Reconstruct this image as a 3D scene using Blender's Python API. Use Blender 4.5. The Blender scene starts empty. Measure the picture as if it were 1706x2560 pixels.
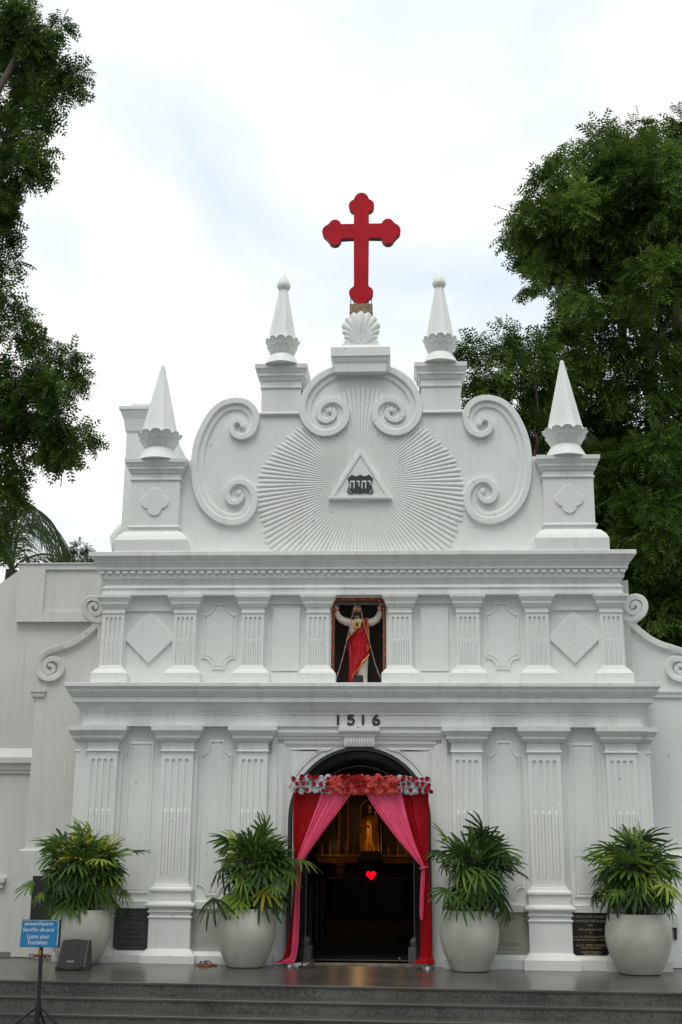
import bpy, bmesh, math, random
import numpy as np
from mathutils import Vector, Matrix
from mathutils.geometry import tessellate_polygon
pi, sin, cos = math.pi, math.sin, math.cos
random.seed(7)
SC = bpy.context.scene
COL = SC.collection

# ------------------------------------------------------------------ camera
FPX, PITCH, YAW, ROLL = 3100.0, 0.2717, 0.05184, 0.00786
CAM = Vector((0.60457, -17.0, 1.35544))
FW = Vector((-sin(YAW)*cos(PITCH), cos(YAW)*cos(PITCH), sin(PITCH)))
_R = Vector((cos(YAW), sin(YAW), 0)); _U = _R.cross(FW)
RT = _R*cos(ROLL)+_U*sin(ROLL); UP = _U*cos(ROLL)-_R*sin(ROLL)
cd = bpy.data.cameras.new('camera'); cam = bpy.data.objects.new('camera', cd); COL.objects.link(cam)
cd.sensor_fit = 'HORIZONTAL'; cd.sensor_width = 36; cd.lens = FPX*36/1706; cd.clip_start = .1; cd.clip_end = 2000
cam.matrix_world = Matrix(((RT.x, UP.x, -FW.x, CAM.x), (RT.y, UP.y, -FW.y, CAM.y), (RT.z, UP.z, -FW.z, CAM.z), (0, 0, 0, 1)))
SC.camera = cam

# ------------------------------------------------------------------ sky, sun, exposure
SUN_EL, SUN_AZ = math.radians(64), math.radians(195)      # high, veiled by cloud, in front of the church (azimuth from +Y towards +X)
w = bpy.data.worlds.new('World'); SC.world = w; w.use_nodes = True
nt = w.node_tree; nt.nodes.clear()
def N(t, **k):
    n = nt.nodes.new(t)
    for a, b in k.items(): setattr(n, a, b)
    return n
sky = N('ShaderNodeTexSky', sky_type='NISHITA', sun_disc=False, sun_elevation=SUN_EL, sun_rotation=SUN_AZ, air_density=1.0, dust_density=2.0)
bgs = N('ShaderNodeBackground'); bgs.inputs[1].default_value = .11
nt.links.new(sky.outputs[0], bgs.inputs[0])
tc = N('ShaderNodeTexCoord'); sep = N('ShaderNodeSeparateXYZ'); nt.links.new(tc.outputs['Generated'], sep.inputs[0])
def M(op, a, b=None):
    n = N('ShaderNodeMath', operation=op)
    for i, v in enumerate((a, b)):
        if v is None: continue
        if isinstance(v, (int, float)): n.inputs[i].default_value = v
        else: nt.links.new(v, n.inputs[i])
    return n.outputs[0]
zz = M('ADD', M('MAXIMUM', sep.outputs[2], 0), .22)
cmb = N('ShaderNodeCombineXYZ'); nt.links.new(M('DIVIDE', sep.outputs[0], zz), cmb.inputs[0]); nt.links.new(M('DIVIDE', sep.outputs[1], zz), cmb.inputs[1])
cmb.inputs[2].default_value = 1.2
nz = N('ShaderNodeTexNoise'); nz.inputs['Scale'].default_value = 2.0; nz.inputs['Detail'].default_value = 6; nz.inputs['Roughness'].default_value = .55; nz.inputs['Distortion'].default_value = .35
nt.links.new(cmb.outputs[0], nz.inputs['Vector'])
ramp = N('ShaderNodeValToRGB'); ramp.color_ramp.elements[0].position = .34; ramp.color_ramp.elements[1].position = .57
ramp.color_ramp.elements[0].color = (.72, .82, .90, 1); ramp.color_ramp.elements[1].color = (1.04, 1.03, .995, 1)
ramp.color_ramp.elements.new(.46).color = (.875, .925, .94, 1)
nt.links.new(nz.outputs[0], ramp.inputs[0])
bgc = N('ShaderNodeBackground'); bgc.inputs[1].default_value = .90; nt.links.new(ramp.outputs[0], bgc.inputs[0])
mixs = N('ShaderNodeMixShader'); mixs.inputs[0].default_value = .94
nt.links.new(bgs.outputs[0], mixs.inputs[1]); nt.links.new(bgc.outputs[0], mixs.inputs[2])
wo = N('ShaderNodeOutputWorld'); nt.links.new(mixs.outputs[0], wo.inputs[0])
sd = bpy.data.lights.new('sun', 'SUN'); sd.energy = 1.15; sd.angle = math.radians(30); sd.color = (1, .96, .9)
so = bpy.data.objects.new('sun', sd); COL.objects.link(so)
sdir = Vector((sin(SUN_AZ)*cos(SUN_EL), cos(SUN_AZ)*cos(SUN_EL), sin(SUN_EL)))
so.rotation_euler = sdir.to_track_quat('Z', 'Y').to_euler()
vs = SC.view_settings; vs.view_transform = 'Standard'; vs.look = 'None'; vs.exposure = 0.33; vs.gamma = 1; vs.use_curve_mapping = False

# ------------------------------------------------------------------ helpers
def at(px, py, Y):
    """point of the vertical plane y=Y seen at photo pixel (px,py)"""
    d = FW*FPX+RT*(px-853)-UP*(py-1280); t = (Y-CAM.y)/d.y; return CAM+d*t
def atz(px, py, Z):
    d = FW*FPX+RT*(px-853)-UP*(py-1280); t = (Z-CAM.z)/d.z; return CAM+d*t
def xz(px, py, Y):
    p = at(px, py, Y); return (p.x, p.z)
def zl(py, Y, px=300): return at(px, py, Y).z

class B:
    def __init__(s): s.v = []; s.f = []
    def add(s, vs, fs):
        o = len(s.v); s.v += [tuple(p) for p in vs]; s.f += [tuple(i+o for i in f) for f in fs]; return s
    def box(s, x0, x1, y0, y1, z0, z1):
        return s.add([(x0,y0,z0),(x1,y0,z0),(x1,y1,z0),(x0,y1,z0),(x0,y0,z1),(x1,y0,z1),(x1,y1,z1),(x0,y1,z1)],
                     [(3,2,1,0),(4,5,6,7),(0,1,5,4),(1,2,6,5),(2,3,7,6),(3,0,4,7)])
    def stack(s, prof, x0, x1, yf, yb, four=False):
        vs = []; n = len(prof)
        for o, z in prof:
            b = yb+o if four else yb
            vs += [(x0-o, yf-o, z), (x1+o, yf-o, z), (x1+o, b, z), (x0-o, b, z)]
        fs = [(3,2,1,0), (4*n-4, 4*n-3, 4*n-2, 4*n-1)]
        for i in range(n-1):
            for k in range(4):
                a = 4*i+k; b = 4*i+(k+1) % 4; fs.append((a, b, b+4, a+4))
        return s.add(vs, fs)
    def loops(s, loops, cap0=True, cap1=True, closed=True):
        """loft between closed loops of 3d points (same count)"""
        n = len(loops[0]); vs = [p for l in loops for p in l]; fs = []
        for i in range(len(loops)-1):
            for k in range(n if closed else n-1):
                a = i*n+k; b = i*n+(k+1) % n; fs.append((a, b, b+n, a+n))
        s.add(vs, fs)
        for c, l in ((cap0, loops[0]), (cap1, loops[-1])):
            if c: s.cap(l)
        return s
    def cap(s, l):
        t = tessellate_polygon([[Vector(p) for p in l]])
        return s.add(l, t)
    def prism(s, poly, y0, y1, inset_=0, yi=None):
        """xz polygon extruded between y0 (front) and y1 (back); optional bevel of the front"""
        P = lambda q, y: [(a, y, b) for a, b in q]
        L = [P(poly, y1), P(poly, y0 if not inset_ else y0+inset_)]
        if inset_: L.append(P(inset(poly, inset_), y0))
        return s.loops(L)
    def lathe(s, prof, c=(0,0,0), n=24, mod=None):
        L = []
        for r, z in prof:
            L.append([(c[0]+r*cos(2*pi*k/n), c[1]+r*sin(2*pi*k/n), c[2]+z) for k in range(n)])
        return s.loops(L)
    def tube(s, pts, rad, n=8, flat=1.0, caps=True):
        pts = [Vector(p) for p in pts]; m = len(pts)
        if not isinstance(rad, (list, tuple)): rad = [rad]*m
        L = []; ref = None
        for i, p in enumerate(pts):
            t = (pts[min(i+1, m-1)]-pts[max(i-1, 0)]).normalized()
            if ref is None: ref = Vector((0,0,1)) if abs(t.z) < .9 else Vector((1,0,0))
            a = (ref-t*ref.dot(t)).normalized(); ref = a; b = t.cross(a)
            L.append([tuple(p+(a*cos(2*pi*k/n)*flat+b*sin(2*pi*k/n))*rad[i]) for k in range(n)])
        return s.loops(L, caps, caps)
    def ball(s, c, r, n=12, m=8):
        rx, ry, rz = r if isinstance(r, (tuple, list)) else (r, r, r)
        L = []
        for i in range(m+1):
            a = -pi/2+pi*i/m; q = max(cos(a), .02)
            L.append([(c[0]+rx*q*cos(2*pi*k/n), c[1]+ry*q*sin(2*pi*k/n), c[2]+rz*sin(a)) for k in range(n)])
        return s.loops(L)
    def mirror(s):
        m = B(); m.v = [(-x, y, z) for x, y, z in s.v]; m.f = [tuple(reversed(f)) for f in s.f]; return m
def inset(poly, d):
    n = len(poly); A = sum(poly[i][0]*poly[(i+1)%n][1]-poly[(i+1)%n][0]*poly[i][1] for i in range(n)); sg = 1 if A > 0 else -1
    out = []
    for i in range(n):
        p0, p1, p2 = Vector(poly[i-1]), Vector(poly[i]), Vector(poly[(i+1)%n])
        a = (p1-p0); b = (p2-p1)
        a = a.normalized() if a.length > 1e-9 else b.normalized(); b = b.normalized() if b.length > 1e-9 else a
        na = Vector((-a.y, a.x))*sg; nb = Vector((-b.y, b.x))*sg; m = na+nb
        k = m.length_squared
        m = m*(2/k) if k > .25 else na
        out.append(tuple(p1+m*d))
    return out
def catmull(pts, sub=6):
    pts = [Vector(p) for p in pts]; out = []
    for i in range(len(pts)-1):
        p0 = pts[max(i-1,0)]; p1 = pts[i]; p2 = pts[i+1]; p3 = pts[min(i+2, len(pts)-1)]
        for k in range(sub):
            t = k/sub
            out.append(.5*((2*p1)+(p2-p0)*t+(2*p0-5*p1+4*p2-p3)*t*t+(3*p1-p0-3*p2+p3)*t**3))
    out.append(pts[-1]); return out
def wl(o):
    v = Vector((0,0,0))
    while o is not None: v = v+o.location; o = o.parent
    return v
def obj(name, b, mat, parent=None, smooth=False, origin=None, label=None, angle=35):
    me = bpy.data.meshes.new(name)
    off = Vector(origin) if origin is not None else (wl(parent) if parent is not None else Vector((0,0,0)))
    me.from_pydata([(x-off.x, y-off.y, z-off.z) for x, y, z in b.v], [], b.f)
    bm = bmesh.new(); bm.from_mesh(me); bmesh.ops.remove_doubles(bm, verts=bm.verts, dist=1e-5)
    bmesh.ops.recalc_face_normals(bm, faces=bm.faces); bm.to_mesh(me); bm.free()
    me.materials.append(mat); me.validate()
    if smooth:
        me.shade_smooth()
        try: me.set_sharp_from_angle(angle=math.radians(angle))
        except Exception: pass
    o = bpy.data.objects.new(name, me); COL.objects.link(o)
    if parent is not None: o.parent = parent
    if origin is not None: o.location = off-(wl(parent) if parent is not None else Vector((0,0,0)))
    if label: o['label'] = label
    return o
def tag(o, label, cat, group=None):
    o['label'] = label; o['category'] = cat
    if group: o['group'] = group
    return o
def thing(name, loc, label, cat, group=None):
    o = bpy.data.objects.new(name, None); COL.objects.link(o); o.location = loc; o.empty_display_size = .2
    return tag(o, label, cat, group)
def struct(name, b, mat, **k):
    o = obj(name, b, mat, **k); o['kind'] = 'structure'; return o

# ------------------------------------------------------------------ materials
def mat(name, col, rough=.6, var=.0, scale=4, bump=0, bscale=30, metal=0, spec=.5, emis=None, es=0, streak=0, streakcol=(.3,.3,.27), sscale=(9,9,.7), sheen=0, coat=0, s_lo=.52, s_hi=.75, specks=0):
    m = bpy.data.materials.new(name); m.use_nodes = True; t = m.node_tree; p = t.nodes['Principled BSDF']
    p.inputs['Base Color'].default_value = (*col, 1); p.inputs['Roughness'].default_value = rough; p.inputs['Metallic'].default_value = metal
    p.inputs['Specular IOR Level'].default_value = spec
    if sheen: p.inputs['Sheen Weight'].default_value = sheen
    if coat: p.inputs['Coat Weight'].default_value = coat
    if emis: p.inputs['Emission Color'].default_value = (*emis, 1); p.inputs['Emission Strength'].default_value = es
    L = t.links.new; geo = t.nodes.new('ShaderNodeNewGeometry'); pos = geo.outputs['Position']
    cur = None
    if var:
        n = t.nodes.new('ShaderNodeTexNoise'); n.inputs['Scale'].default_value = scale; n.inputs['Detail'].default_value = 6; L(pos, n.inputs['Vector'])
        r = t.nodes.new('ShaderNodeValToRGB'); r.color_ramp.elements[0].position = .3; r.color_ramp.elements[1].position = .7
        r.color_ramp.elements[0].color = (*[c*(1-var) for c in col], 1); r.color_ramp.elements[1].color = (*[min(1, c*(1+var)) for c in col], 1)
        L(n.outputs[0], r.inputs[0]); cur = r.outputs[0]
    if streak:
        mp = t.nodes.new('ShaderNodeMapping'); mp.inputs['Scale'].default_value = sscale; L(pos, mp.inputs[0])
        n = t.nodes.new('ShaderNodeTexNoise'); n.inputs['Scale'].default_value = 1; n.inputs['Detail'].default_value = 5; n.inputs['Roughness'].default_value = .65; L(mp.outputs[0], n.inputs['Vector'])
        r = t.nodes.new('ShaderNodeMapRange'); r.inputs[1].default_value = s_lo; r.inputs[2].default_value = s_hi; r.inputs[4].default_value = streak; L(n.outputs[0], r.inputs[0])
        mx = t.nodes.new('ShaderNodeMixRGB'); mx.inputs[2].default_value = (*streakcol, 1); mx.inputs[1].default_value = (*col, 1)
        L(r.outputs[0], mx.inputs[0])
        if cur: L(cur, mx.inputs[1])
        cur = mx.outputs[0]
    if specks:
        n = t.nodes.new('ShaderNodeTexNoise'); n.inputs['Scale'].default_value = 15; n.inputs['Detail'].default_value = 2; L(pos, n.inputs['Vector'])
        r = t.nodes.new('ShaderNodeMapRange'); r.inputs[1].default_value = .735; r.inputs[2].default_value = .76; r.inputs[4].default_value = specks; L(n.outputs[0], r.inputs[0])
        mx = t.nodes.new('ShaderNodeMixRGB'); mx.inputs[2].default_value = (.16,.15,.12,1); L(r.outputs[0], mx.inputs[0]); L(cur, mx.inputs[1]); cur = mx.outputs[0]
    if cur: L(cur, p.inputs['Base Color'])
    if bump:
        n = t.nodes.new('ShaderNodeTexNoise'); n.inputs['Scale'].default_value = bscale; n.inputs['Detail'].default_value = 4; L(pos, n.inputs['Vector'])
        b = t.nodes.new('ShaderNodeBump'); b.inputs['Strength'].default_value = bump; b.inputs['Distance'].default_value = .02; L(n.outputs[0], b.inputs['Height']); L(b.outputs[0], p.inputs['Normal'])
    return m
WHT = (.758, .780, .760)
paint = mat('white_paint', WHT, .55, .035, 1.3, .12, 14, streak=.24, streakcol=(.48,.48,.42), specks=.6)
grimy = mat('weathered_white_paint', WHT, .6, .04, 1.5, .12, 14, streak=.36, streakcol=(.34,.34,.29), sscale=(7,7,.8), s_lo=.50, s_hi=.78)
shaded_paint = mat('shaded_dirty_paint', (.61,.625,.585), .6, .05, .9, .15, 10, streak=.35, streakcol=(.37,.38,.33), specks=.7)  # same white paint, tree shade put into the colour, plus its own dirt
blackstone = mat('black_granite', (.022,.023,.025), .32, .3, 20, .05, 40)
greystone = mat('grey_granite', (.10,.10,.095), .6, .35, 22, .2, 40)
redpaint = mat('red_cross_face', (.44,.006,.016), .5, .12, 5, spec=.15, streak=.35, streakcol=(.34,.03,.035), sscale=(12,12,1.2))
darkmetal = mat('weathered_metal', (.16,.14,.11), .5, .3, 9, metal=.4)
rust = mat('rusty_wood', (.26,.19,.11), .8, .35, 14)
black = mat('black_plastic', (.012,.012,.013), .5, .2, 30)
ink = mat('black_paint', (.018,.02,.022), .5)
shieldm = mat('shield_paint', (.028,.034,.04), .5, .1, 20)
white = mat('white_lettering', (.75,.77,.78), .6)
potm = mat('cast_stone_pot', (.47,.485,.42), .45, .16, 2.6, .1, 12, streak=.55, streakcol=(.27,.28,.20), sscale=(2.5,2.5,1.5))
soil = mat('soil', (.035,.025,.018), .95, .3, 30)
def speckle(name, c0, c1, rough):
    m = mat(name, c0, rough); t = m.node_tree; p = t.nodes['Principled BSDF']; g = t.nodes.new('ShaderNodeNewGeometry')
    v = t.nodes.new('ShaderNodeTexNoise'); v.inputs['Scale'].default_value = 46; v.inputs['Detail'].default_value = 3; v.inputs['Roughness'].default_value = .7; t.links.new(g.outputs['Position'], v.inputs['Vector'])
    n2 = t.nodes.new('ShaderNodeTexNoise'); n2.inputs['Scale'].default_value = 2.2; n2.inputs['Detail'].default_value = 5; t.links.new(g.outputs['Position'], n2.inputs['Vector'])
    ad = t.nodes.new('ShaderNodeMath'); ad.operation = 'MULTIPLY_ADD'; ad.inputs[1].default_value = .55; t.links.new(n2.outputs[0], ad.inputs[0]); t.links.new(v.outputs[0], ad.inputs[2])
    r = t.nodes.new('ShaderNodeValToRGB'); r.color_ramp.elements[0].position = .60; r.color_ramp.elements[1].position = .95
    r.color_ramp.elements[0].color = (*c0, 1); r.color_ramp.elements[1].color = (*c1, 1); t.links.new(ad.outputs[0], r.inputs[0]); t.links.new(r.outputs[0], p.inputs['Base Color'])
    return m
riserm = speckle('speckled_granite', (.026,.027,.025), (.125,.125,.112), .55)
floorm = mat('polished_floor', (.068,.064,.056), .24, .35, 1.1, .04, 6)
groundm = mat('court_paving', (.10,.10,.095), .75, .25, 2.5, .2, 25)
def leafmat(name, c0, c1, attr=True, rough=.45):
    m = bpy.data.materials.new(name); m.use_nodes = True; t = m.node_tree; t.nodes.clear(); L = t.links.new
    a = t.nodes.new('ShaderNodeAttribute'); a.attribute_name = 'tint'
    if not attr:
        a = t.nodes.new('ShaderNodeObjectInfo')
    mx = t.nodes.new('ShaderNodeMixRGB'); mx.inputs[1].default_value = (*c0, 1); mx.inputs[2].default_value = (*c1, 1)
    L(a.outputs['Fac' if attr else 'Random'], mx.inputs[0])
    p = t.nodes.new('ShaderNodeBsdfPrincipled'); p.inputs['Roughness'].default_value = rough; p.inputs['Specular IOR Level'].default_value = .18; L(mx.outputs[0], p.inputs['Base Color'])
    tr = t.nodes.new('ShaderNodeBsdfTranslucent'); L(mx.outputs[0], tr.inputs[0])
    ms = t.nodes.new('ShaderNodeMixShader'); ms.inputs[0].default_value = .26; L(p.outputs[0], ms.inputs[1]); L(tr.outputs[0], ms.inputs[2])
    o = t.nodes.new('ShaderNodeOutputMaterial'); L(ms.outputs[0], o.inputs[0]); return m
neem = leafmat('neem_leaf', (.022,.055,.009), (.180,.280,.045))
neem2 = leafmat('neem_leaf_left', (.020,.050,.009), (.140,.220,.038))
palmleaf = leafmat('coconut_leaf', (.055,.095,.040), (.15,.20,.09))
bark = mat('bark', (.07,.055,.042), .9, .3, 12, .5, 20)

# ------------------------------------------------------------------ ground, platform, steps
struct('ground', B().box(-120, 120, -120, 160, -1.2, -.405), groundm)
EDGE = -2.70
struct('platform', B().box(-14, 14, EDGE+.012, 3, -.40, -.03), riserm)
struct('platform_floor', B().stack([(-.006,-.03),(0,-.026),(0,-.006),(-.006,0)], -14, 14, EDGE, .3), floorm)
for i in (1, 2):
    y = EDGE-.30*i; z = -.135*i
    struct('step', B().box(-14, 14, y+.012, EDGE+.02 if i == 1 else EDGE-.29, -.41, z-.03), riserm)
    struct('step_tread', B().stack([(-.006,z-.03),(0,z-.026),(0,z-.006),(-.006,z)], -14, 14, y, y+.30+.005), floorm)

FS, F0 = .0055, .010                       # the paving falls slightly to the right
def fz(x): return F0-FS*x
for o in COL.objects:
    if o.name.split('.')[0] in ('platform', 'platform_floor', 'step', 'step_tread'): o.rotation_euler = (0, FS, 0); o.location = (0, 0, F0)

# ------------------------------------------------------------------ church
church = thing('church', (0,0,0), 'white church front with pilasters, scrolled gable, pinnacles and arched doorway', 'church')
XL, XU = 3.86, 3.62
# lower wall with the arched doorway cut out
AR, AS = .945, 1.845
poly = [(-XL,0),(-XL,3.30),(XL,3.30),(XL,0),(AR,0)]+[(AR*cos(a*pi/24), AS+AR*sin(a*pi/24)) for a in range(25)]+[(-AR,0)]
obj('lower_wall', B().prism(poly, 0, .5), paint, church)
# upper wall around the niche
wx0, wx1, wz0, wz1 = -.405, .365, 3.60, 4.855
b = B().box(-XU, wx0, .0, .6, 3.3, 5.2).box(wx1, XU, .0, .6, 3.3, 5.2).box(wx0, wx1, .0, .6, 3.3, wz0).box(wx0, wx1, 0, .6, wz1, 5.2)
obj('upper_wall', b, paint, church)
# side returns of the building body, roof hidden behind
obj('body_wall', B().box(-XL+.05, -XL+.5, .5, 16, 0, 5.2).box(XL-.5, XL-.05, .5, 16, 0, 5.2), shaded_paint, church)

def comb(x0, x1, zt, zb, fl, r, top=True):
    """plate with round-ended flutes open at its lower (top=True) or upper edge"""
    q = [(x0, zt), (x0, zb)] if top else [(x0, zb), (x0, zt)]
    p = []
    for fx, ze in fl:
        s = 1 if top else -1; ze2 = ze-s*r
        e = zb if top else zt
        p.append((fx-r, e))
        p += [(fx-r*cos(a*pi/6), ze2+s*r*sin(a*pi/6)) for a in range(7)]
        p.append((fx+r, e))
    return q+p+([(x1, zb), (x1, zt)] if top else [(x1, zt), (x1, zb)])
def pilaster(x0, x1, yf, z0, z1, zft, zmid, zfb, cap, base, pad):
    w = x1-x0; d = .018; r = w*.060
    fx = [x0+w*(.5+(k-1.5)*.205) for k in range(4)]
    b = B().box(x0, x1, yf+d, .0, z0, z1)
    b.prism(comb(x0, x1, z1, zmid, [(f, zft) for f in fx], r), yf, yf+d)
    b.prism(comb(x0, x1, zmid, z0, [(f, zfb) for f in fx], r, False), yf, yf+d)
    for f in fx:                      # cabling: reeds fill the flutes low down
        L = []
        for z, k in ((zfb+.01, 1), (zmid-.035, 1), (zmid-.012, .8), (zmid, .35)):
            L.append([(f+r*.96*k*cos(a*pi/6), yf+d-(d*.97)*k*sin(a*pi/6)**.6, z) for a in range(7)])
        b.loops(L)
    b.box(x0-pad, x1+pad, -.045, .01, z0-.05, z1)
    s = obj('pilaster', b, paint, church, origin=((x0+x1)/2, yf, z0))
    obj('capital', B().stack([(max(o,.004), z) for o, z in cap], x0, x1, yf, .0), grimy, s)
    obj('base', B().stack([(max(o,.004), z) for o, z in base], x0, x1, yf, .0), paint, s)
    return s
LCAP = [(0,2.68),(0,2.705),(.018,2.712),(.024,2.722),(.018,2.735),(0,2.742),(0,2.84),(.02,2.845),(.045,2.865),(.05,2.885),(.072,2.89),(.075,2.925),(.08,2.93),(.095,2.955),(.115,2.985),(.127,2.99),(.13,3.055),(.0,3.062)]
LBASE = [(.14,-.01),(.14,.115),(.13,.122),(.075,.185),(.058,.195),(.055,.205),(.055,.57),(.068,.575),(.072,.588),(.066,.60),(.05,.604),(.05,.64),(.07,.645),(.078,.656),(.07,.668),(.058,.672),(.058,.70),(.085,.705),(.104,.72),(.108,.735),(.1,.755),(.08,.77),(.055,.778),(.05,.785),(.05,.90),(.058,.902),(.070,.915),(.068,.94),(.05,.957),(.025,.97),(.02,.99),(.008,1.0),(0,1.03)]
LP = [(-3.683,-3.277),(-2.68,-2.243),(-1.638,-1.234)]
for s in (-1, 1):
    for a, c in LP:
        x0, x1 = (a, c) if s < 0 else (-c, -a)
        pilaster(x0, x1, -.12, 1.0, 2.70, 2.62, 1.955, 1.09, LCAP, LBASE, .055)
    # stepped return strip at the outer corners
    x0, x1 = (-3.865, -3.66) if s < 0 else (3.66, 3.865)
    ob = obj('corner_strip', B().box(x0, x1, -.06, .3, .9, 2.75).box(x0+(.06 if s<0 else 0), x1-(0 if s<0 else .06), -.09, 0, .9, 2.75), paint, church)
    obj('capital', B().stack([(max(o,.004)*.9, z) for o, z in LCAP], x0+.003, x1-.003, -.05, .3), grimy, ob); obj('base', B().stack([(o*.8, z) for o, z in LBASE[:-1]]+[(.004,1.03)], x0, x1, -.08, .3), paint, ob)
UCAP = [(0,4.60),(0,4.612),(.014,4.618),(.016,4.63),(0,4.64),(0,4.69),(.018,4.695),(.034,4.72),(.038,4.738),(.05,4.742),(.052,4.775),(.056,4.78),(.08,4.825),(.088,4.83),(.09,4.868)]
UBASE = [(.10,3.6),(.10,3.77),(.092,3.775),(.052,3.83),(.032,3.84),(.03,3.855),(.012,3.865),(0,3.89)]
UPX = [(-3.594,-3.293),(-2.589,-2.281),(-1.643,-1.33),(-.739,-.424)]
for s in (-1, 1):
    for a, c in UPX:
        x0, x1 = (a, c) if s < 0 else (-c, -a)
        if s > 0 and a == -.739: x0, x1 = .40, .715
        pilaster(x0, x1, -.10, 3.86, 4.615, 4.565, 4.254, 3.9, UCAP, UBASE, .03 if a > -.8 and 0 else .025)
# cornices
lc = [(0,3.055),(0,3.205),(.014,3.212),(.02,3.235),(.012,3.24),(.03,3.255),(.085,3.335),(.10,3.355),(.10,3.365),(.133,3.368),(.135,3.438),(.15,3.442),(.155,3.468),(.172,3.472),(.178,3.495),(.19,3.50),(.20,3.535),(.222,3.567),(.228,3.57),(.228,3.618),(.222,3.622),(-.1,3.66)]
obj('cornice', B().stack(lc, -3.785, 3.785, -.12, .55), grimy, church, label='lower cornice above the pilasters')
uc = [(.0,4.866),(.036,4.868),(.036,4.90),(.028,4.905),(.028,4.955),(.04,4.96),(.044,4.972),(.03,4.985),(.012,5.0),(0,5.02),(.03,5.075),(.042,5.085),(.045,5.10),(.058,5.103),(.062,5.155),(.062,5.213),(.106,5.217),(.108,5.268),(.12,5.272),(.125,5.30),(.14,5.305),(.15,5.335),(.18,5.375),(.205,5.393),(.212,5.396),(.212,5.450),(.205,5.455),(-.1,5.50)]
cor = obj('cornice', B().stack(uc, -3.585, 3.585, -.10, .6), grimy, church, label='upper cornice with a row of dentils')
dm = None
n = 68
for k in range(n):
    x = -3.62+(7.24)*k/(n-1)
    d = obj('dentil', B().box(-.034, .034, -.034, .008, 0, .042), paint, None, origin=(0,0,0)) if dm is None else bpy.data.objects.new('dentil', dm)
    if dm is None: dm = d.data
    else: COL.objects.link(d)
    d.parent = cor; d.location = (x, -.162, 5.166)

# wall panels
def panel(poly, h=.02, fr=.028, kind='frame', y=0.0):
    P = lambda q, yy: [(a, yy, c) for a, c in q]
    b = B()
    if kind == 'frame':
        i1, i2, i3 = inset(poly, fr*.4), inset(poly, fr), inset(poly, fr*1.7)
        b.loops([P(poly, y+.01), P(poly, y-h*.6), P(i1, y-h), P(i2, y-h), P(inset(poly, fr*1.15), y-h*.25), P(i3, y-h*.25), P(inset(poly, fr*1.95), y-h*.7)])
    else:
        b.loops([P(poly, y+.01), P(poly, y-h+.006), P(inset(poly, .006), y-h)])
    cx = sum(p[0] for p in poly)/len(poly); cz = sum(p[1] for p in poly)/len(poly)
    return obj('wall_panel', b, paint, church, origin=(cx, y, cz))
def cusped(x0, x1, z0, z1, cx, cz, n=6, bx=None, bz=None):
    """rectangle with concave quarter-round corners"""
    bx = bx or cx; bz = bz or cz; p = []
    for (X, Z, sx, sz, a, c) in ((x0,z0,1,1,bx,bz),(x1,z0,-1,1,bx,bz),(x1,z1,-1,-1,cx,cz),(x0,z1,1,-1,cx,cz)):
        q = [(X+sx*a*(.16+.84*sin(t*pi/2/n)), Z+sz*c*(.16+.84*cos(t*pi/2/n))) for t in range(n+1)]
        q = [(X, Z+sz*c)]+q+[(X+sx*a, Z)]
        p += q if (sx*sz > 0) else q[::-1]
    return p
rect = lambda x0, x1, z0, z1: [(x0,z0),(x1,z0),(x1,z1),(x0,z1)]
for s in (-1, 1):
    mx = lambda q: [(-s*a, c) for a, c in q] if s > 0 else q
    panel(mx(rect(-3.155,-2.80,.87,2.85)))
    panel(mx(cusped(-2.155,-1.725,.85,2.88,.11,.19,6,.12,.13)))
    panel(mx([(-2.94,3.925),(-2.585,4.27),(-2.90,4.61),(-2.94,4.635),(-2.98,4.61),(-3.295,4.27)]), .035, kind='raised')
    panel(mx(cusped(-2.20,-1.72,3.84,4.775,.145,.15)))
    panel(mx(rect(-1.225,-.835,3.82,4.70)), .03, kind='raised')
    # bands that close the bays above and below
    bands = [(-3.30,-2.58,4.665,4.866), (-1.335,-.735,4.76,4.866), (-3.30,-2.58,3.62,3.80), (-2.29,-1.63,3.62,3.78), (-1.34,-.73,3.62,3.80)]
    for a, c, za_, zb_ in bands:
        x0, x1 = (a, c) if s < 0 else (-c, -a)
        obj('bay_band', B().box(x0, x1, -.032, .01, za_, zb_), paint, church)
    # dado between the pedestals
    for a, c in ((-3.30,-2.66),(-2.26,-1.62)):
        x0, x1 = (a, c) if s < 0 else (-c, -a)
        obj('dado', B().stack([(0,-.01),(0,.115),(-.02,.125),(-.05,.16),(-.05,.165)], x0, x1, -.16, .0), paint, church)
        obj('dado_rail', B().stack([(.01,.69),(.01,.755),(.0,.76),(.01,.77),(0,.79)], x0, x1, -.05, 0), paint, church)
# door surround: raised architrave, spandrel panels, keystone
b = B()
for s in (-1, 1):
    b.box(min(s*1.03,s*1.105), max(s*1.03,s*1.105), -.035, .01, 0, 2.835)
    b.box(min(s*1.105,s*1.18), max(s*1.105,s*1.18), -.06, .01, 0, 3.0)
    b.box(min(s*1.0,s*1.03), max(s*1.0,s*1.03), -.018, .01, 0, 2.81)
b.box(-1.03, 1.03, -.033, .01, 2.835, 2.875).box(-1.1, 1.1, -.016, .01, 2.81, 2.835)
b.stack([(0,2.875),(.0,2.885),(.02,2.89),(.03,2.92),(.045,2.935),(.06,2.97),(.065,2.975),(.065,3.0),(.05,3.01),(.05,3.058)], -1.09, 1.09, -.035, .0)
obj('door_surround', b, paint, church)
for s in (-1, 1):
    q = [(s*.955, 2.78), (s*.47, 2.78)]+[(s*1.09*cos(a), AS+1.09*sin(a)) for a in [math.radians(t) for t in (55,48,42,36,30)]]
    q = [(s*.955, 2.775), (s*.36, 2.775), (s*.43, 2.735)]+[(s*1.02*cos(t), AS+1.02*sin(t)) for t in [math.radians(k) for k in (60,53,46,39,32,25)]]+[(s*.955, 2.25)]
    panel(q, .018, .02)
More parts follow.
